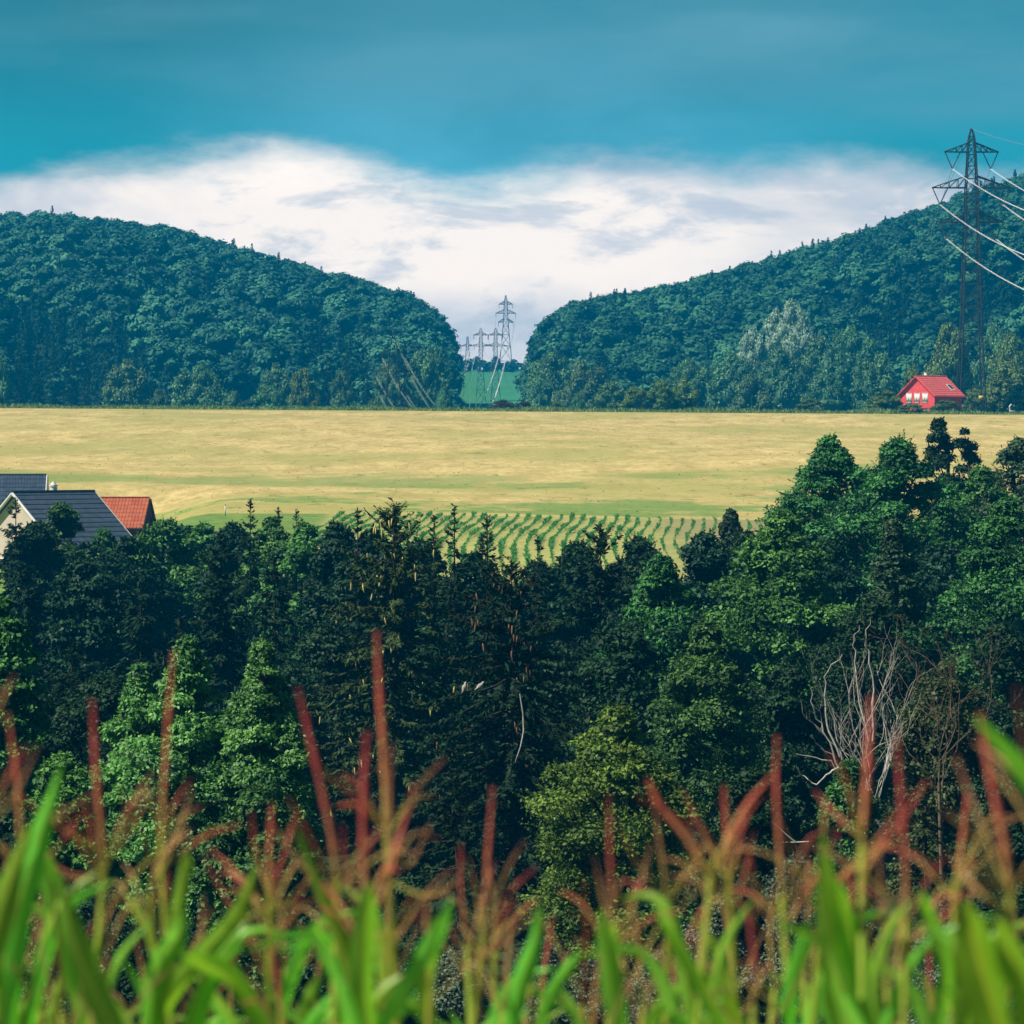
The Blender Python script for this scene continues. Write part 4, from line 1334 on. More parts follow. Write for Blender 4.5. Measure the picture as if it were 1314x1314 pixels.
B = P(600, 470, D); B.z = h(B.x, D) - .2
zf = lambda y: P(600, y, D).z - B.z
p4 = pylon('pylon', 'palest pylon, half hidden by the edge of the left wood', B, zf(432), [(0, 3.5), (zf(432), .5)], [(zf(444), 9 * D / FPX, .9)], 0.0, 'steel_pale', .12, .06, vins=False, ins=1.5)

nl = ['lower left', 'lower right', 'middle left', 'middle right', 'top left', 'top right']
tg = far_p[0][1] + far_p[1][1]
order = [0, 1, 0, 1, 2, 3]
for i, e in enumerate(wl):
    tgt = far_p[0][1][order[i]] if i % 2 == 0 else far_p[1][1][order[i]]
    wire(f'slack bright wire from the {nl[i]} insulator of the camouflaged pylon down behind the crest', e, tgt, 19, .065, 'wire', .2)
wire('thin earth wire from the tip of the camouflaged pylon down behind the crest', wlt, far_p[0][2], 22, .075, 'wire', 0)
for i in range(4):
    a, c = far_p[1][1][i], p1[1][i]
    wire('faint far wire strung from the small pair to the tallest gap pylon', a, c, 7, .04, 'wire_dark', 0, 'faint far wires in the gap', 24)
# a second slack line rising beside the green pasture
for i, (x0, x1, yy) in enumerate([(577, 583, 470), (582, 590, 452), (592, 596, 455), (600, 607, 455), (608, 614, 470), (626, 631, 455)]):
    a = P(x0, 545, 800); c = P(x1, yy, 1400)
    wire(f'steep pale wire rising from the crest toward the gap pylons', a, c, 2.0, .028, 'wire' if i in (0, 1, 3, 4) else 'wire_dark', 0, 'steep pale wires beside the green pasture', 24)


# ------------------------------------------------------------------ houses


def gable_house(name, label, cat, loc_, rotz, L, w, eave, ridge, wallm, roofm, ov=.45, ovx=.35, trim='white', base=-3.2):
    root = thing(name, label, cat, loc_, rotz)
    pit = (ridge - eave) / w
    top = ridge - .04
    V = []
    for x in (-L / 2, L / 2):
        V += [(x, -w, base), (x, w, base), (x, w, eave - .04), (x, 0, top), (x, -w, eave - .04)]
    poly('wall', V, [(4, 3, 2, 1, 0), (5, 6, 7, 8, 9), (0, 5, 9, 4), (1, 2, 7, 6), (0, 1, 6, 5)], M[wallm], root)
    th = .2
    o = w + ov; ez = eave - ov * pit
    V = []
    for x in (-L / 2 - ovx, L / 2 + ovx):
        V += [(x, -o, ez), (x, 0, ridge), (x, o, ez), (x, o, ez + th), (x, 0, ridge + th), (x, -o, ez + th)]
    F = [(0, 1, 4, 5), (1, 2, 3, 4), (6, 11, 10, 7), (7, 10, 9, 8), (5, 4, 10, 11), (4, 3, 9, 10), (0, 6, 7, 1), (1, 7, 8, 2), (0, 5, 11, 6), (2, 8, 9, 3)]
    rf = poly('roof', V, F, M[roofm], root)
    b = MB()
    b.tube([(-L / 2 - ovx, 0, ridge + th), (L / 2 + ovx, 0, ridge + th)], .10, 6)
    b.build('ridge_cap', M[roofm], rf)
    # barge boards along both gables and gutters along both eaves
    for x in (-L / 2 - ovx - .03, L / 2 + ovx + .03):
        b = MB()
        for sy in (-1, 1):
            pr_ = [(x, 0, ridge + .07), (x, sy * o, ez + .07)]
            b.tube(pr_, .13, 4)
        b.build('barge_board', M[trim], rf)
    for sy in (-1, 1):
        b = MB(); b.tube([(-L / 2 - ovx, sy * (o + .08), ez + .05), (L / 2 + ovx, sy * (o + .08), ez + .05)], .075, 6); b.build('gutter', M[trim], rf)
    return root, rf


def window(root, x, y, z, wd, ht, face, blind='curtain', frame='white'):
    """window on a wall; face: 'x-' gable end, 'y-' long side"""
    b = MB(); g = MB()
    if face == 'x-':
        for lo, hi in (((x - .06, y - wd / 2 - .09, z - .09), (x + .02, y - wd / 2, z + ht + .09)), ((x - .06, y + wd / 2, z - .09), (x + .02, y + wd / 2 + .09, z + ht + .09)),
                       ((x - .06, y - wd / 2, z - .09), (x + .02, y + wd / 2, z)), ((x - .06, y - wd / 2, z + ht), (x + .02, y + wd / 2, z + ht + .09)), ((x - .05, y - .03, z), (x + .02, y + .03, z + ht))):
            b.box(lo, hi)
        g.box((x - .03, y - wd / 2, z), (x + .02, y - .03, z + ht)); g.box((x - .03, y + .03, z), (x + .02, y + wd / 2, z + ht))
    else:
        for lo, hi in (((x - wd / 2 - .09, y - .06, z - .09), (x - wd / 2, y + .02, z + ht + .09)), ((x + wd / 2, y - .06, z - .09), (x + wd / 2 + .09, y + .02, z + ht + .09)),
                       ((x - wd / 2, y - .06, z - .09), (x + wd / 2, y + .02, z)), ((x - wd / 2, y - .06, z + ht), (x + wd / 2, y + .02, z + ht + .09))):
            b.box(lo, hi)
        g.box((x - wd / 2, y - .03, z), (x + wd / 2, y + .02, z + ht))
    f = b.build('window', M[frame], root)
    g.build('pane', M[blind], f)
    return f


# blue-grey roofed house with the cream gable
def place_house(px, py, D, L, phi, ridge_z_above):
    """ridge's left end shows at (px, py)"""
    a = P(px, py, D)
    cx, cy = a.x + math.cos(phi) * L / 2, a.y + math.sin(phi) * L / 2
    return Vector((cx, cy, a.z - ridge_z_above))


phi = rad(50); L = 7.6
loc_b = place_house(16, 631, 286, L + .7, phi, 7.1)
hb, rb = gable_house('house', 'house with a blue-grey tiled roof and a cream gable behind the left trees', 'house', loc_b, phi, L, 4.4, 3.2, 6.9, 'cream', 'greyroof')
window(hb, -L / 2, -1.6, .8, 1.0, 1.3, 'x-', 'glass'); window(hb, -L / 2, 1.4, .8, 1.0, 1.3, 'x-', 'glass')
window(hb, 1.0, -4.4, .9, 1.2, 1.3, 'y-', 'glass')
c = MB(); c.tube([(1.2, 1.3, 5.6), (1.2, 1.3, 7.45)], [.27, .27], 10); c.tube([(1.2, 1.3, 7.45), (1.2, 1.3, 7.55)], [.33, .33], 10); c.tube([(1.2, 1.3, 7.55), (1.2, 1.3, 7.8)], [.24, .08], 10)
c.build('chimney', M['white'], rb, False)
c = MB(); c.tube([(-.6, -1.3, 5.75), (-.6, -1.3, 6.35)], .07, 6); c.build('vent_pipe', M['steel'], rb)
# house behind, its roof side towards the meadow
phi = rad(4); L = 9.0
loc_a = place_house(-92, 609, 318, L + .5, phi, 7.2)
ha, ra = gable_house('house', 'dark grey roofed house at the left frame edge behind the cream gable', 'house', loc_a, phi, L, 4.2, 3.6, 7.0, 'cream', 'greyroof')
window(ha, 2, -4.2, 1.2, 1.2, 1.3, 'y-', 'glass')
V = [(.6, -4.9, 3.4), (3.0, -4.9, 3.4), (1.8, -4.9, 5.1), (.6, -2.2, 3.4), (3.0, -2.2, 3.4), (1.8, -2.2, 5.1)]
dm = poly('dormer', V, [(0, 1, 2), (3, 5, 4), (0, 3, 4, 1), (0, 2, 5, 3), (1, 4, 5, 2)], M['cream'], ra)
V = [(.3, -5.05, 3.15), (1.8, -5.05, 5.28), (3.3, -5.05, 3.15), (3.3, -5.05, 3.33), (1.8, -5.05, 5.46), (.3, -5.05, 3.33)]
V += [(x, -1.6, z) for x, y, z in V]
poly('dormer_roof', V, [(0, 1, 4, 5), (1, 2, 3, 4), (6, 11, 10, 7), (7, 10, 9, 8), (5, 4, 10, 11), (4, 3, 9, 10), (0, 6, 7, 1), (1, 7, 8, 2), (0, 5, 11, 6), (2, 8, 9, 3)], M['greyroof'], ra)
# barn
phi = rad(-3); L = 6.2
loc_c = place_house(84, 638.5, 305, L + .35, phi, 5.1)
hc, rc = gable_house('barn', 'dark wooden barn with a bright orange-red tiled roof beside the blue-grey house', 'barn', loc_c, phi, L, 3.0, 3.0, 4.9, 'darkwood', 'barnroof', .5, .25, 'darkwood')
dr = MB(); dr.box((-.9, -3.07, -1.0), (.9, -3.01, 1.5)); dr.build('door', M['darkwood'], hc)
# red house on the crest
phi = rad(42); L = 6.4
zr = 6.2
D = 618
loc_r = place_house(1175, 482, D - 2.5, L + .7, phi, 6.95)
hr, rr_ = gable_house('red_house', 'bright red house with a red roof on the meadow crest under the tall pylon', 'house', loc_r, phi, L, 3.7, 3.85, 6.75, 'redwall', 'redroof', .4, .35, 'redwall')
for y in (-1.7, 0, 1.7):
    window(hr, -L / 2, y, 2.75, .95, 1.35, 'x-', 'curtain')
window(hr, -L / 2, -1.6, .2, 1.1, 1.2, 'x-', 'glass'); window(hr, -L / 2, 1.6, .2, 1.1, 1.2, 'x-', 'glass')
c = MB(); c.box((-.8, .3, 5.5), (-.4, .7, 7.45)); c.box((-.86, .24, 7.45), (-.34, .76, 7.53)); c.build('chimney', M['white'], rr_)
sl_ = (6.75 - 3.85) / 3.7
def on_roof(x, y, up):
    return (x, y, 6.95 - sl_ * abs(y) + up)
V = [on_roof(1.7, -2.9, .06), on_roof(2.6, -2.9, .06), on_roof(2.6, -1.7, .06), on_roof(1.7, -1.7, .06), on_roof(1.7, -2.9, -.1), on_roof(2.6, -2.9, -.1), on_roof(2.6, -1.7, -.1), on_roof(1.7, -1.7, -.1)]
sk = poly('skylight', V, [(0, 1, 2, 3), (0, 4, 5, 1), (1, 5, 6, 2), (2, 6, 7, 3), (3, 7, 4, 0), (4, 7, 6, 5)], M['white'], rr_)
V = [on_roof(1.8, -2.75, .075), on_roof(2.5, -2.75, .075), on_roof(2.5, -1.85, .075), on_roof(1.8, -1.85, .075)]
V += [(x, y, z - .05) for x, y, z in V]
poly('pane', V, [(0, 1, 2, 3), (0, 4, 5, 1), (1, 5, 6, 2), (2, 6, 7, 3), (3, 7, 4, 0), (4, 7, 6, 5)], M['glass'], sk)
# lower wing on its left
V = []
# unidentified white curved thing by the crest corner built as a pipe, post in the meadow
p = P(1300, 530, 612)
rt = thing('bent_pipe', 'small white curved object at the right end of the meadow crest', 'post', (p.x, 612, h(p.x, 612)))
m = MB(); a = np.linspace(.2, 4.2, 14)
m.tube(np.concatenate([[(-.1, 0, 0), (-.55, 0, .8)], np.stack([.05 + .62 * np.cos(a[::-1] + 0.9), 0 * a, 1.25 + .62 * np.sin(a[::-1] + .9)], 1)[:11]]), .13, 6)
m.build('hook', M['white'], rt)
p = P(289, 676, 296)
rt = thing('marker_post', 'small white marker post at the low edge of the meadow', 'post', (p.x, 296, h(p.x, 296)))
m = MB(); m.box((-.045, -.045, 0), (.045, .045, .8)); m.build('post', M['white'], rt)
m = MB(); m.tube([(0, 0, .8), (0, 0, .88)], [.06, .02], 6); m.build('cap', M['steel'], rt)

# ------------------------------------------------------------------ maize rows, verge grass, meadow tufts
r = rng(7)
b = MB()
rows = np.arange(-14, 22, .80)
for x0 in rows:
    ys = np.arange(227, 299.2, .24)
    t = (ys - 240) / 60
    xs = x0 + .55 * np.sin(t * 4.4 + 3.6) + (1.2 + .05 * x0) * t
    xs = xs + r.normal(size=len(ys)) * .05
    keep = r.rand(len(ys)) > np.where(xs > 9.5, .40, .12 + .12 * np.sin(ys * .4 + x0 * 3))
    xs, yy = xs[keep], ys[keep]
    zz = height(xs, yy)
    hh = r.uniform(.15, .38, len(xs)) * (.8 + .3 * np.sin(xs * 1.7 + yy * .21)) * np.where(xs > 9.5, .7, 1)
    for q in range(6):
        a = r.uniform(0, 6.28, len(xs))
        A = unit(np.stack([np.cos(a) * .8, np.sin(a) * .8, r.uniform(.5, 1.3, len(xs))], 1))
        C = np.stack([xs, yy, zz + hh * .45], 1) + A * (hh * .35)[:, None]
        b.leaves(C, runit(r, len(xs)), A, hh * 1.1, hh * .28, np.clip(r.normal(.5, .25, len(xs)), 0, 1))
o = b.build('maize_rows', M['bright'])
tag(o, 'curving rows of young green maize on pale soil below the meadow', 'crop rows', None, 'stuff')
b = MB()
n = 26000
X = r.uniform(-115, 115, n); Y = 602 + 12 * r.uniform(0, 1, n)
Z = height(X, Y)
dn = .55 + .45 * np.sin(X * .35) * np.sin(X * .13 + 1)
hh = r.uniform(.35, 1.15, n) * (.55 + .55 * dn) * np.clip((Y - 600.5) / 5, .2, 1)
A = unit(np.stack([r.normal(size=n) * .45, r.normal(size=n) * .45, np.ones(n)], 1))
b.leaves(np.stack([X, Y, Z], 1) + A * hh[:, None] * .5, unit(np.stack([r.normal(size=n), -np.ones(n), r.normal(size=n) * .3], 1)), A, hh, r.uniform(.12, .35, n), np.clip(r.normal(.5, .3, n), 0, 1))
tag(b.build('verge_grass', M['vergegrass']), 'rough green grass and weeds along the meadow crest', 'grass', None, 'stuff')
b = MB()
n = 6000
X = r.uniform(-95, 95, n); Y = 300 + 304 * r.uniform(0, 1, n)
Z = height(X, Y)
hh = r.uniform(.03, .12, n)
A = unit(np.stack([r.normal(size=n) * .7, r.normal(size=n) * .7, np.ones(n)], 1))
b.leaves(np.stack([X, Y, Z], 1) + A * hh[:, None] * .5, unit(np.stack([r.normal(size=n), -np.ones(n), r.normal(size=n) * .3], 1)), A, hh, hh * r.uniform(.6, 1.6, n), np.clip(r.normal(.5, .3, n), 0, 1))
tag(b.build('meadow_tufts', M['hillolive']), 'small dark tufts scattered over the straw-coloured meadow', 'grass', None, 'stuff')

# ------------------------------------------------------------------ foreground maize


def smooth_path(pts, n):
    pts = np.asarray(pts, float)
    if len(pts) == 2:
        s = np.linspace(0, 1, n)[:, None]
        return pts[0] * (1 - s) + pts[1] * s
    # Catmull-Rom
    q = np.vstack([2 * pts[0] - pts[1], pts, 2 * pts[-1] - pts[-2]])
    out = []
    for u in np.linspace(0, len(pts) - 1 - 1e-6, n):
        i = int(u); f = u - i
        p0, p1, p2, p3 = q[i:i + 4]
        out.append(.5 * (2 * p1 + (p2 - p0) * f + (2 * p0 - 5 * p1 + 4 * p2 - p3) * f * f + (3 * p1 - p0 - 3 * p2 + p3) * f ** 3))
    return np.array(out)


def tassel_branch(mb, pts, r, thick, v0, v1):
    """a tassel branch from its root to its tip: a thin axis clad in small pointed spikelets; colour runs v1 (root) to v0 (tip)"""
    n = 16
    p = smooth_path(pts, n)
    L = np.sum(np.linalg.norm(np.diff(p, axis=0), axis=1))
    s = np.linspace(0, 1, n)
    core = thick * (.40 + .2 * np.sin(s * 3.1)) * np.clip((1.04 - s) * 3.2, .12, 1)
    vv = np.repeat(v1 + (v0 - v1) * s[:-1], 5)
    mb.tube(p, core, 5, vv)
    T = unit(np.gradient(p, axis=0))
    k = int(max(40, L / .0018))
    u = np.sort(r.uniform(.08, 1, k)) * (n - 1)
    i = np.minimum(u.astype(int), n - 2); f = (u - i)[:, None]
    C = p[i] * (1 - f) + p[i + 1] * f; Tt = unit(T[i])
    o = runit(r, k); o = unit(o - Tt * np.sum(o * Tt, 1, keepdims=True))
    A = unit(Tt * r.uniform(.8, 1.5, (k, 1)) + o * r.uniform(.25, 1.1, (k, 1)))
    tp = (np.clip((1.03 - u / (n - 1)) * 2.4, .2, 1) * (1 + .35 * np.sin(u * 2.3 + r.uniform(0, 6))))[:, None]
    ln = thick * r.uniform(.9, 2.1, k)
    mb.leaves(C + o * thick * .42 * tp + A * (ln * .3)[:, None], o, A, ln, thick * .42, np.clip(v1 + (v0 - v1) * (u / (n - 1)) + r.normal(0, .08, k), 0, 1), .3)


def leaf_blade(pts, wd, r, side=None, twist=.5):
    """a maize blade along pts, V-folded about a paler midrib, tapering to a point"""
    n = 18
    p = smooth_path(pts, n)
    T = unit(np.gradient(p, axis=0))
    ref = np.array([0, 1.0, 0]) if side is None else np.asarray(side, float)
    Bv = unit(np.cross(T, ref)); 
    ang = twist * np.linspace(-.4, 1, n) + r.normal() * .3
    Nv = np.cross(Bv, T)
    B2 = Bv * np.cos(ang)[:, None] + Nv * np.sin(ang)[:, None]
    N2 = np.cross(B2, T)
    s = np.linspace(0, 1, n)
    w = wd * .88 * np.clip(.55 + 1.9 * s, 0, 1) * np.clip((1 - s) * 2.2, 0, 1) ** .75
    w = w * .5 * (1 + .05 * np.sin(s * 17 + r.uniform(0, 6)))
    wav = .10 * wd * np.sin(s * 14 + r.uniform(0, 6))
    cols = [p - B2 * w[:, None] + N2 * (w * .35 + wav * .4)[:, None], p - B2 * (w * .12)[:, None], p + N2 * -(w * .06)[:, None], p + B2 * (w * .12)[:, None], p + B2 * w[:, None] + N2 * (w * .35 - wav * .4)[:, None]]
    V = np.stack(cols, 1)
    i = np.arange(n - 1)[:, None]; j = np.arange(4)[None]
    F = np.stack([i * 5 + j, i * 5 + j + 1, (i + 1) * 5 + j + 1, (i + 1) * 5 + j], -1)
    var = np.tile(np.array([.22, .95, .95, .22]), n - 1)
    m = MB(); m.add(V, F, var)
    return m


GM = 'maize plants of the front row'


def maize(label, D, spike, lats=(), blades=(), mat='tassel', thick=.019, v=(0., .9), seed=0, nauto=3, auto_lat=3, latmat=None):
    """spike: photo pixels from tip down to the foot of the tassel; lats: branch pixels root..tip; blades: (pixels root..tip, width in pixels)"""
    r = rng(seed + 1000)
    pt = lambda a, d=0.0: np.array(P(a[0], a[1], D + d))
    sp = [pt(a) for a in spike]
    thick = thick * .34
    foot = sp[-1]
    gx = foot[0] + r.normal() * .05
    gy = D + r.normal() * .08
    base = np.array([gx, gy, h(gx, gy)])
    root = thing('maize_plant', label, 'maize plant', base, 0, GM)
    L = lambda p: np.asarray(p) - base
    # stalk
    b = MB()
    mid = foot * .55 + base * .45 + np.array([r.normal() * .02, 0, 0])
    st = smooth_path([L(base) - np.array([0, 0, .04]), L(mid), L(foot)], 14)
    s = np.linspace(0, 1, 14)
    b.tube(st, .015 - .0095 * s, 7, np.repeat(1 - s[:-1] ** 1.6, 7))
    b.build('stalk', M['stalk'], root, True)
    # tassel: the upright spike and its side branches
    tb = MB()
    tassel_branch(tb, [L(a) for a in sp[::-1]], r, thick, v[0], v[1])
    ta = tb.build('tassel', M[mat], root)
    ax = unit((sp[-2] - foot)[None])[0]
    brs = [[L(pt(a, r.normal() * .03 * i)) for i, a in enumerate(q)] for q in lats]
    for q in range(auto_lat):
        sd = 1 if (q + seed) % 2 else -1
        ln = r.uniform(.12, .24)
        o = unit((np.array([sd * r.uniform(.35, 1.0), r.normal() * .6, r.uniform(.45, 1.5)]))[None])[0]
        r0 = L(foot) - ax * r.uniform(-.02, .09)
        brs.append([r0, r0 + o * ln * .55 + ax * ln * .06, r0 + o * ln + np.array([0, 0, .03 * r.normal()])])
    for q in brs:
        lb = MB()
        tassel_branch(lb, q, r, thick * r.uniform(.42, .66), v[0] * .7 + .05, min(1, v[1] + .1))
        lb.build('branch', M[latmat or (mat if r.rand() < .55 else 'tassel_straw')], ta)
    # blades
    for q, wpx in blades:
        pp = [pt(a, -.02 - .05 * i) for i, a in enumerate(q)]
        leaf_blade([L(a) for a in pp], wpx * D / FPX, r).build('leaf', M['maize_leaf'], root, True)
    for q in range(nauto):
        f = r.uniform(.45, .90)
        i = int(f * 13)
        p0 = st[i].copy()
        a = r.uniform(-.6, .6) + (0 if (q + seed) % 2 else math.pi)
        o = np.array([math.cos(a), math.sin(a) * .8, 0])
        ln = r.uniform(.38, .62)
        up = r.uniform(.8, 1.7)
        lean = r.uniform(.2, .75)
        p1 = p0 + (o * .12 * lean + np.array([0, 0, .40])) * ln
        p2 = p0 + (o * .36 * lean + np.array([0, 0, .74])) * ln
        p3 = p0 + (o * .80 * lean + np.array([0, 0, 1.02 - .5 * lean * r.rand()])) * ln
        # tips stay below the tassel
        dz = max(p2[2], p3[2]) - (L(foot)[2] - r.uniform(.0, .16))
        if dz > 0:
            for w_ in (p0, p1, p2, p3):
                w_[2] -= dz
            i0 = int(np.clip(np.searchsorted(st[:, 2], p0[2]), 0, 13)); p0[:2] = st[i0][:2]
        leaf_blade([p0, p1, p2, p3], r.uniform(.024, .042), r).build('leaf', M['maize_leaf'], root, True)
    return root


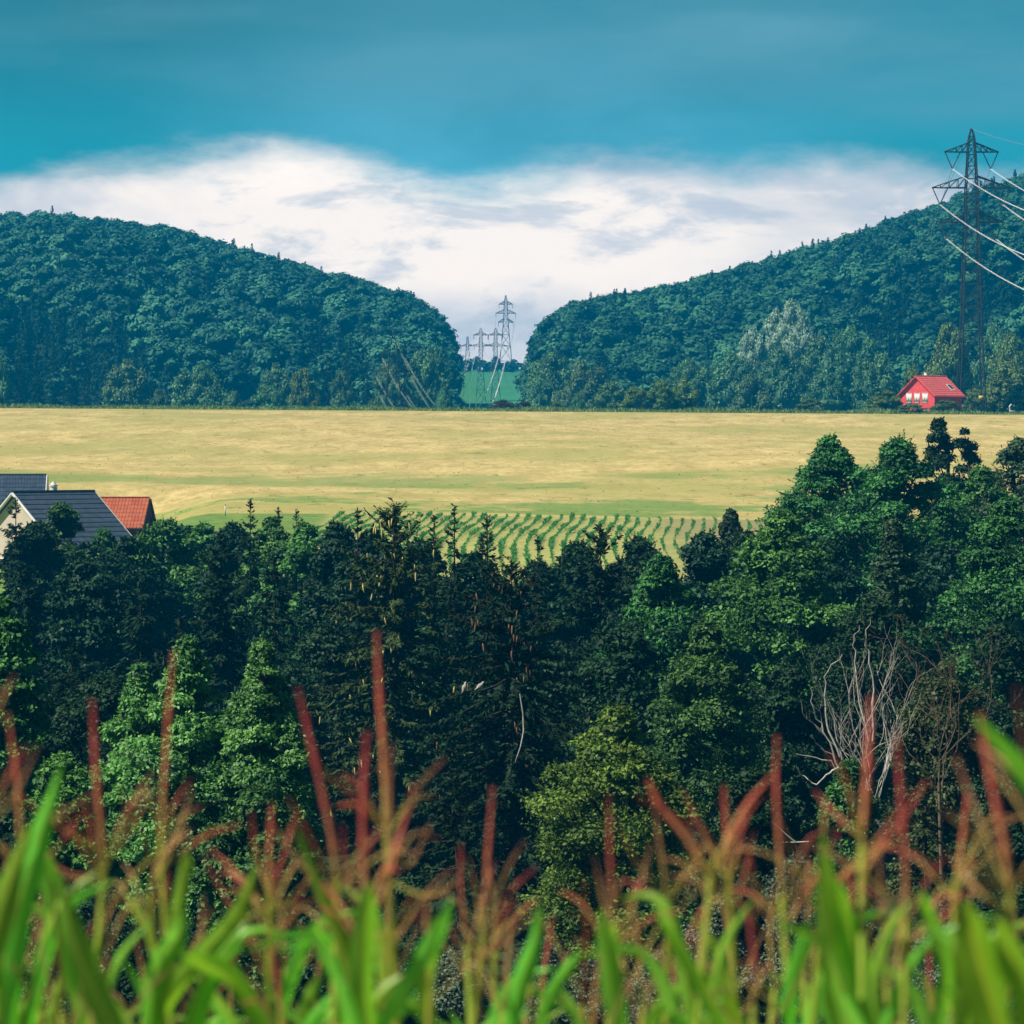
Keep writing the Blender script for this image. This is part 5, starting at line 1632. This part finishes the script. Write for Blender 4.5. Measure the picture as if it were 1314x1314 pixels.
MZ = [
    ('maize plant with a slim red spike at the left edge behind a large leaf', 7.6, [(10, 918), (22, 1000), (26, 1085)], [], [([(10, 1340), (18, 1200), (48, 1080), (80, 978)], 40)], 'tassel', .016),
    ('maize plant with a straight orange spike left of the pointed young trees', 7.9, [(118, 898), (124, 1000), (134, 1110)], [[(132, 1130), (100, 1080), (78, 1040)], [(134, 1110), (170, 1060), (196, 1010)], [(132, 1120), (85, 1120), (35, 1075)]], [([(150, 1340), (95, 1240), (60, 1120), (50, 1060)], 32)], 'tassel', .021),
    ('maize plant with a tall straight brown spike in front of the sunlit pointed tree', 8.2, [(222, 838), (214, 950), (206, 1078)], [[(205, 1090), (220, 1040), (244, 1000)], [(205, 1090), (150, 1150), (120, 1235)]], [([(195, 1330), (230, 1260), (300, 1180), (332, 1105)], 30)], 'tassel', .018),
    ('maize plant with pale forked straw tassel branches and a thick green stalk', 8.0, [(242, 1068), (205, 1105), (192, 1150)], [[(192, 1150), (160, 1170), (130, 1240)], [(195, 1140), (225, 1080), (247, 1010)]], [([(196, 1340), (215, 1240), (236, 1120), (240, 1090)], 22), ([(190, 1340), (200, 1250), (228, 1200), (232, 1170)], 34)], 'tassel_straw', .017),
    ('maize plant with a bent thick red spike forking left of the tallest spike', 7.8, [(383, 886), (402, 965), (425, 1070), (432, 1130)], [[(405, 985), (440, 1010), (462, 1025)]], [([(470, 1330), (440, 1220), (400, 1120), (378, 1058)], 26)], 'tassel', .022),
    ('maize plant with a thick blunt red spike just left of the tallest spike', 7.4, [(470, 944), (466, 1060), (470, 1185)], [[(472, 1190), (500, 1120), (531, 1010)], [(470, 1190), (445, 1120), (440, 1060)]], [([(480, 1350), (465, 1250), (470, 1170), (476, 1128)], 36), ([(480, 1340), (520, 1270), (560, 1200), (582, 1152)], 28)], 'tassel', .026),
    ('maize plant with the tallest red spike of the picture', 8.0, [(483, 812), (487, 890), (492, 970), (496, 1075)], [[(496, 1090), (525, 1110), (552, 1058)], [(498, 1130), (550, 1150), (590, 1128)]], [([(440, 1350), (432, 1260), (412, 1210), (405, 1185)], 24)], 'tassel', .021),
    ('maize plant with a pinkish spike fading to yellow at its foot, right behind the tallest', 7.9, [(501, 958), (500, 1060), (499, 1195)], [], [([(555, 1340), (548, 1260), (556, 1200), (560, 1175)], 26)], 'tassel_straw', .017),
    ('maize plant with a short red spike over a crowd of red branches', 8.1, [(349, 1033), (346, 1090), (346, 1150)], [[(346, 1150), (330, 1100), (322, 1042)], [(346, 1150), (362, 1110), (373, 1058)], [(346, 1160), (310, 1125), (285, 1120)], [(346, 1160), (390, 1165), (425, 1195)], [(346, 1165), (300, 1190), (290, 1250)], [(346, 1165), (400, 1200), (440, 1260)]], [([(350, 1345), (300, 1260), (245, 1230), (228, 1212)], 34)], 'tassel', .018),
    ('maize plant with dense drooping red branches above a straw-yellow stalk', 8.4, [(368, 1082), (352, 1140), (345, 1200)], [[(345, 1205), (320, 1150), (290, 1140)], [(345, 1205), (380, 1170), (410, 1150)], [(345, 1215), (310, 1210), (292, 1265)], [(345, 1215), (385, 1215), (420, 1245)]], [([(385, 1340), (390, 1300), (402, 1270), (408, 1250)], 22)], 'tassel', .016),
    ('maize plant with a thin red spike on a bright yellow stalk left of the middle', 8.0, [(632, 1012), (628, 1070), (624, 1130), (620, 1200)], [[(620, 1205), (612, 1150), (600, 1100)], [(620, 1210), (650, 1150), (688, 1112)], [(620, 1220), (655, 1180), (690, 1150)]], [([(650, 1345), (665, 1270), (685, 1210), (693, 1160)], 28)], 'tassel', .014),
    ('maize plant with a dark brown drying spike', 8.3, [(750, 1132), (752, 1200), (748, 1290)], [[(752, 1200), (770, 1190), (735, 1170)]], [([(690, 1330), (705, 1280), (730, 1240), (747, 1220)], 20)], 'tassel_dark', .018),
    ('maize plant with a slim red spike and broad blade, right of the brown one', 7.8, [(781, 1022), (783, 1100), (789, 1185)], [[(788, 1160), (800, 1130), (845, 1150)]], [([(800, 1345), (785, 1270), (776, 1200), (772, 1165)], 32)], 'tassel', .015),
    ('maize plant with a fork of red spikes pointing left, right of the picture middle', 7.7, [(833, 1004), (845, 1030), (880, 1075), (912, 1125)], [[(905, 1120), (935, 1080), (960, 1085)], [(905, 1120), (880, 1060), (818, 1022)]], [([(940, 1340), (900, 1270), (860, 1200), (838, 1165)], 22)], 'tassel', .024),
    ('maize plant with a thin straw-red spike inside the fork of red spikes', 8.2, [(840, 1035), (848, 1090), (857, 1158)], [[(857, 1165), (820, 1240), (800, 1290)]], [([(820, 1345), (850, 1290), (890, 1260), (915, 1255)], 20)], 'tassel_straw', .014),
    ('maize plant with a red spike over arching dark red branches', 8.0, [(929, 1008), (932, 1060), (936, 1130)], [[(936, 1130), (955, 1085), (975, 1160)], [(936, 1130), (905, 1085), (880, 1150)], [(936, 1140), (960, 1180), (972, 1250)], [(936, 1145), (900, 1170), (870, 1240)]], [([(960, 1340), (930, 1280), (880, 1240), (855, 1200)], 22)], 'tassel', .016),
    ('maize plant with a slender clean red spike left of the white forked twig', 7.9, [(997, 946), (996, 1010), (1000, 1085), (1003, 1150)], [[(1004, 1170), (1030, 1130), (1052, 1095)], [(1004, 1175), (975, 1160), (960, 1205)]], [([(1012, 1340), (1015, 1270), (1030, 1210), (1038, 1180)], 24)], 'tassel', .017),
    ('maize plant with a small yellow-brown spike beside the big bright blade', 7.4, [(1057, 1024), (1058, 1080), (1056, 1130)], [[(1056, 1140), (1040, 1110), (1030, 1150)]], [([(1085, 1350), (1075, 1260), (1062, 1160), (1056, 1062)], 40), ([(1110, 1350), (1105, 1260), (1085, 1180), (1070, 1120)], 40)], 'tassel_straw', .014),
    ('maize plant with a thick straight red spike in front of the whitish dead tree', 7.3, [(1117, 898), (1113, 990), (1106, 1085)], [[(1106, 1100), (1140, 1060), (1166, 1016)], [(1106, 1110), (1080, 1130), (1060, 1220)], [(1108, 1110), (1150, 1160), (1170, 1235)]], [([(1130, 1350), (1120, 1260), (1140, 1190), (1175, 1150)], 24)], 'tassel', .024),
    ('maize plant with a red spike above a long yellow stalk right of the dead tree', 7.2, [(1150, 942), (1156, 1020), (1162, 1110), (1162, 1180)], [[(1162, 1190), (1190, 1130), (1215, 1095)]], [([(1200, 1345), (1215, 1250), (1195, 1180), (1180, 1140)], 24)], 'tassel', .020),
    ('maize plant with a short rust-red spike behind the right-hand blades', 8.0, [(1241, 1020), (1236, 1070), (1226, 1130)], [[(1226, 1140), (1200, 1150), (1190, 1220)], [(1226, 1140), (1245, 1110), (1250, 1075)]], [([(1240, 1345), (1230, 1280), (1200, 1200), (1172, 1150)], 26)], 'tassel', .016),
    ('maize plant with the thickest red spike, leaning at the right edge above broad blades', 6.3, [(1258, 920), (1272, 1000), (1288, 1080), (1296, 1150)], [[(1296, 1165), (1262, 1150), (1225, 1105)]], [([(1300, 1370), (1270, 1280), (1250, 1210), (1236, 1150)], 68), ([(1330, 1370), (1320, 1280), (1296, 1220), (1278, 1175)], 50)], 'tassel', .025),
    ('maize plant at the right frame edge whose bright green blade points up left', 5.9, [(1330, 880), (1335, 960), (1345, 1050)], [[(1345, 1060), (1318, 980), (1304, 885)]], [([(1385, 1180), (1350, 1050), (1300, 975), (1249, 918)], 32)], 'tassel', .022),
    ('maize plant at the left frame edge with a red branch pointing to the upper right', 7.0, [(-14, 870), (-16, 940), (-14, 1060)], [[(-14, 960), (0, 905), (18, 868)]], [([(-30, 1340), (-20, 1250), (10, 1140), (42, 1050)], 44)], 'tassel', .019),
    ('maize plant with dark red dried branches along the left bottom edge', 8.6, [(25, 1100), (22, 1190), (16, 1290)], [], [([(60, 1345), (70, 1280), (90, 1230), (96, 1180)], 22)], 'tassel_dark', .016),
    ('maize plant with a dark drooping branch in front of a broad bright blade', 7.0, [(66, 1130), (74, 1200), (80, 1300)], [], [([(170, 1370), (120, 1270), (90, 1190), (72, 1110)], 44)], 'tassel_dark', .017),
    ('maize plant with a yellow straw tassel low between the fork and the arching branches', 8.5, [(812, 1150), (818, 1210), (826, 1290)], [[(826, 1290), (850, 1240), (880, 1220)], [(826, 1290), (800, 1240), (790, 1200)]], [], 'tassel_straw', .013),
    ('maize plant with pale straw branches low at the bottom left of the dark brown spike', 8.5, [(690, 1230), (680, 1270), (672, 1330)], [[(672, 1330), (650, 1270), (640, 1240)], [(672, 1330), (700, 1290), (720, 1280)]], [], 'tassel_straw', .013),
    ('maize plant with crossing straw branches low in front of the willow shrubs', 8.3, [(905, 1165), (898, 1225), (890, 1300)], [[(890, 1300), (860, 1240), (820, 1215)], [(890, 1300), (930, 1250), (975, 1225)], [(890, 1310), (850, 1290), (815, 1300)]], [], 'tassel_straw', .014),
    ('maize plant with a fan of straw branches low beside the long yellow stalk', 7.9, [(1128, 1100), (1132, 1170), (1138, 1250)], [[(1138, 1250), (1090, 1200), (1075, 1140)], [(1138, 1250), (1170, 1200), (1205, 1180)]], [], 'tassel_straw', .014),
]
for i, (lb, D, sp, lats, bl, mt, th) in enumerate(MZ):
    maize(lb, D, sp, lats, bl, mt, th, seed=i * 7 + 3, nauto=3, auto_lat=5)
# leafy plants of the rows before and behind whose own tassels stay low
r = rng(55)
GF = 'low leafy maize plants filling the rows'
for i in range(34):
    px = -30 + i * 41 + r.normal() * 12
    D = [8.9, 9.6, 8.5, 10.2, 7.6][i % 5]
    ty = r.uniform(1080, 1240)
    o = maize('leafy green maize plant low at the bottom edge, its tassel lower than those around it', D, [(px + r.normal() * 8, ty), (px, ty + 60), (px + r.normal() * 6, ty + 130)], [], [], ['tassel', 'tassel_straw', 'tassel_straw'][i % 3], .014, seed=700 + i, nauto=4, auto_lat=4)
    o['group'] = GF
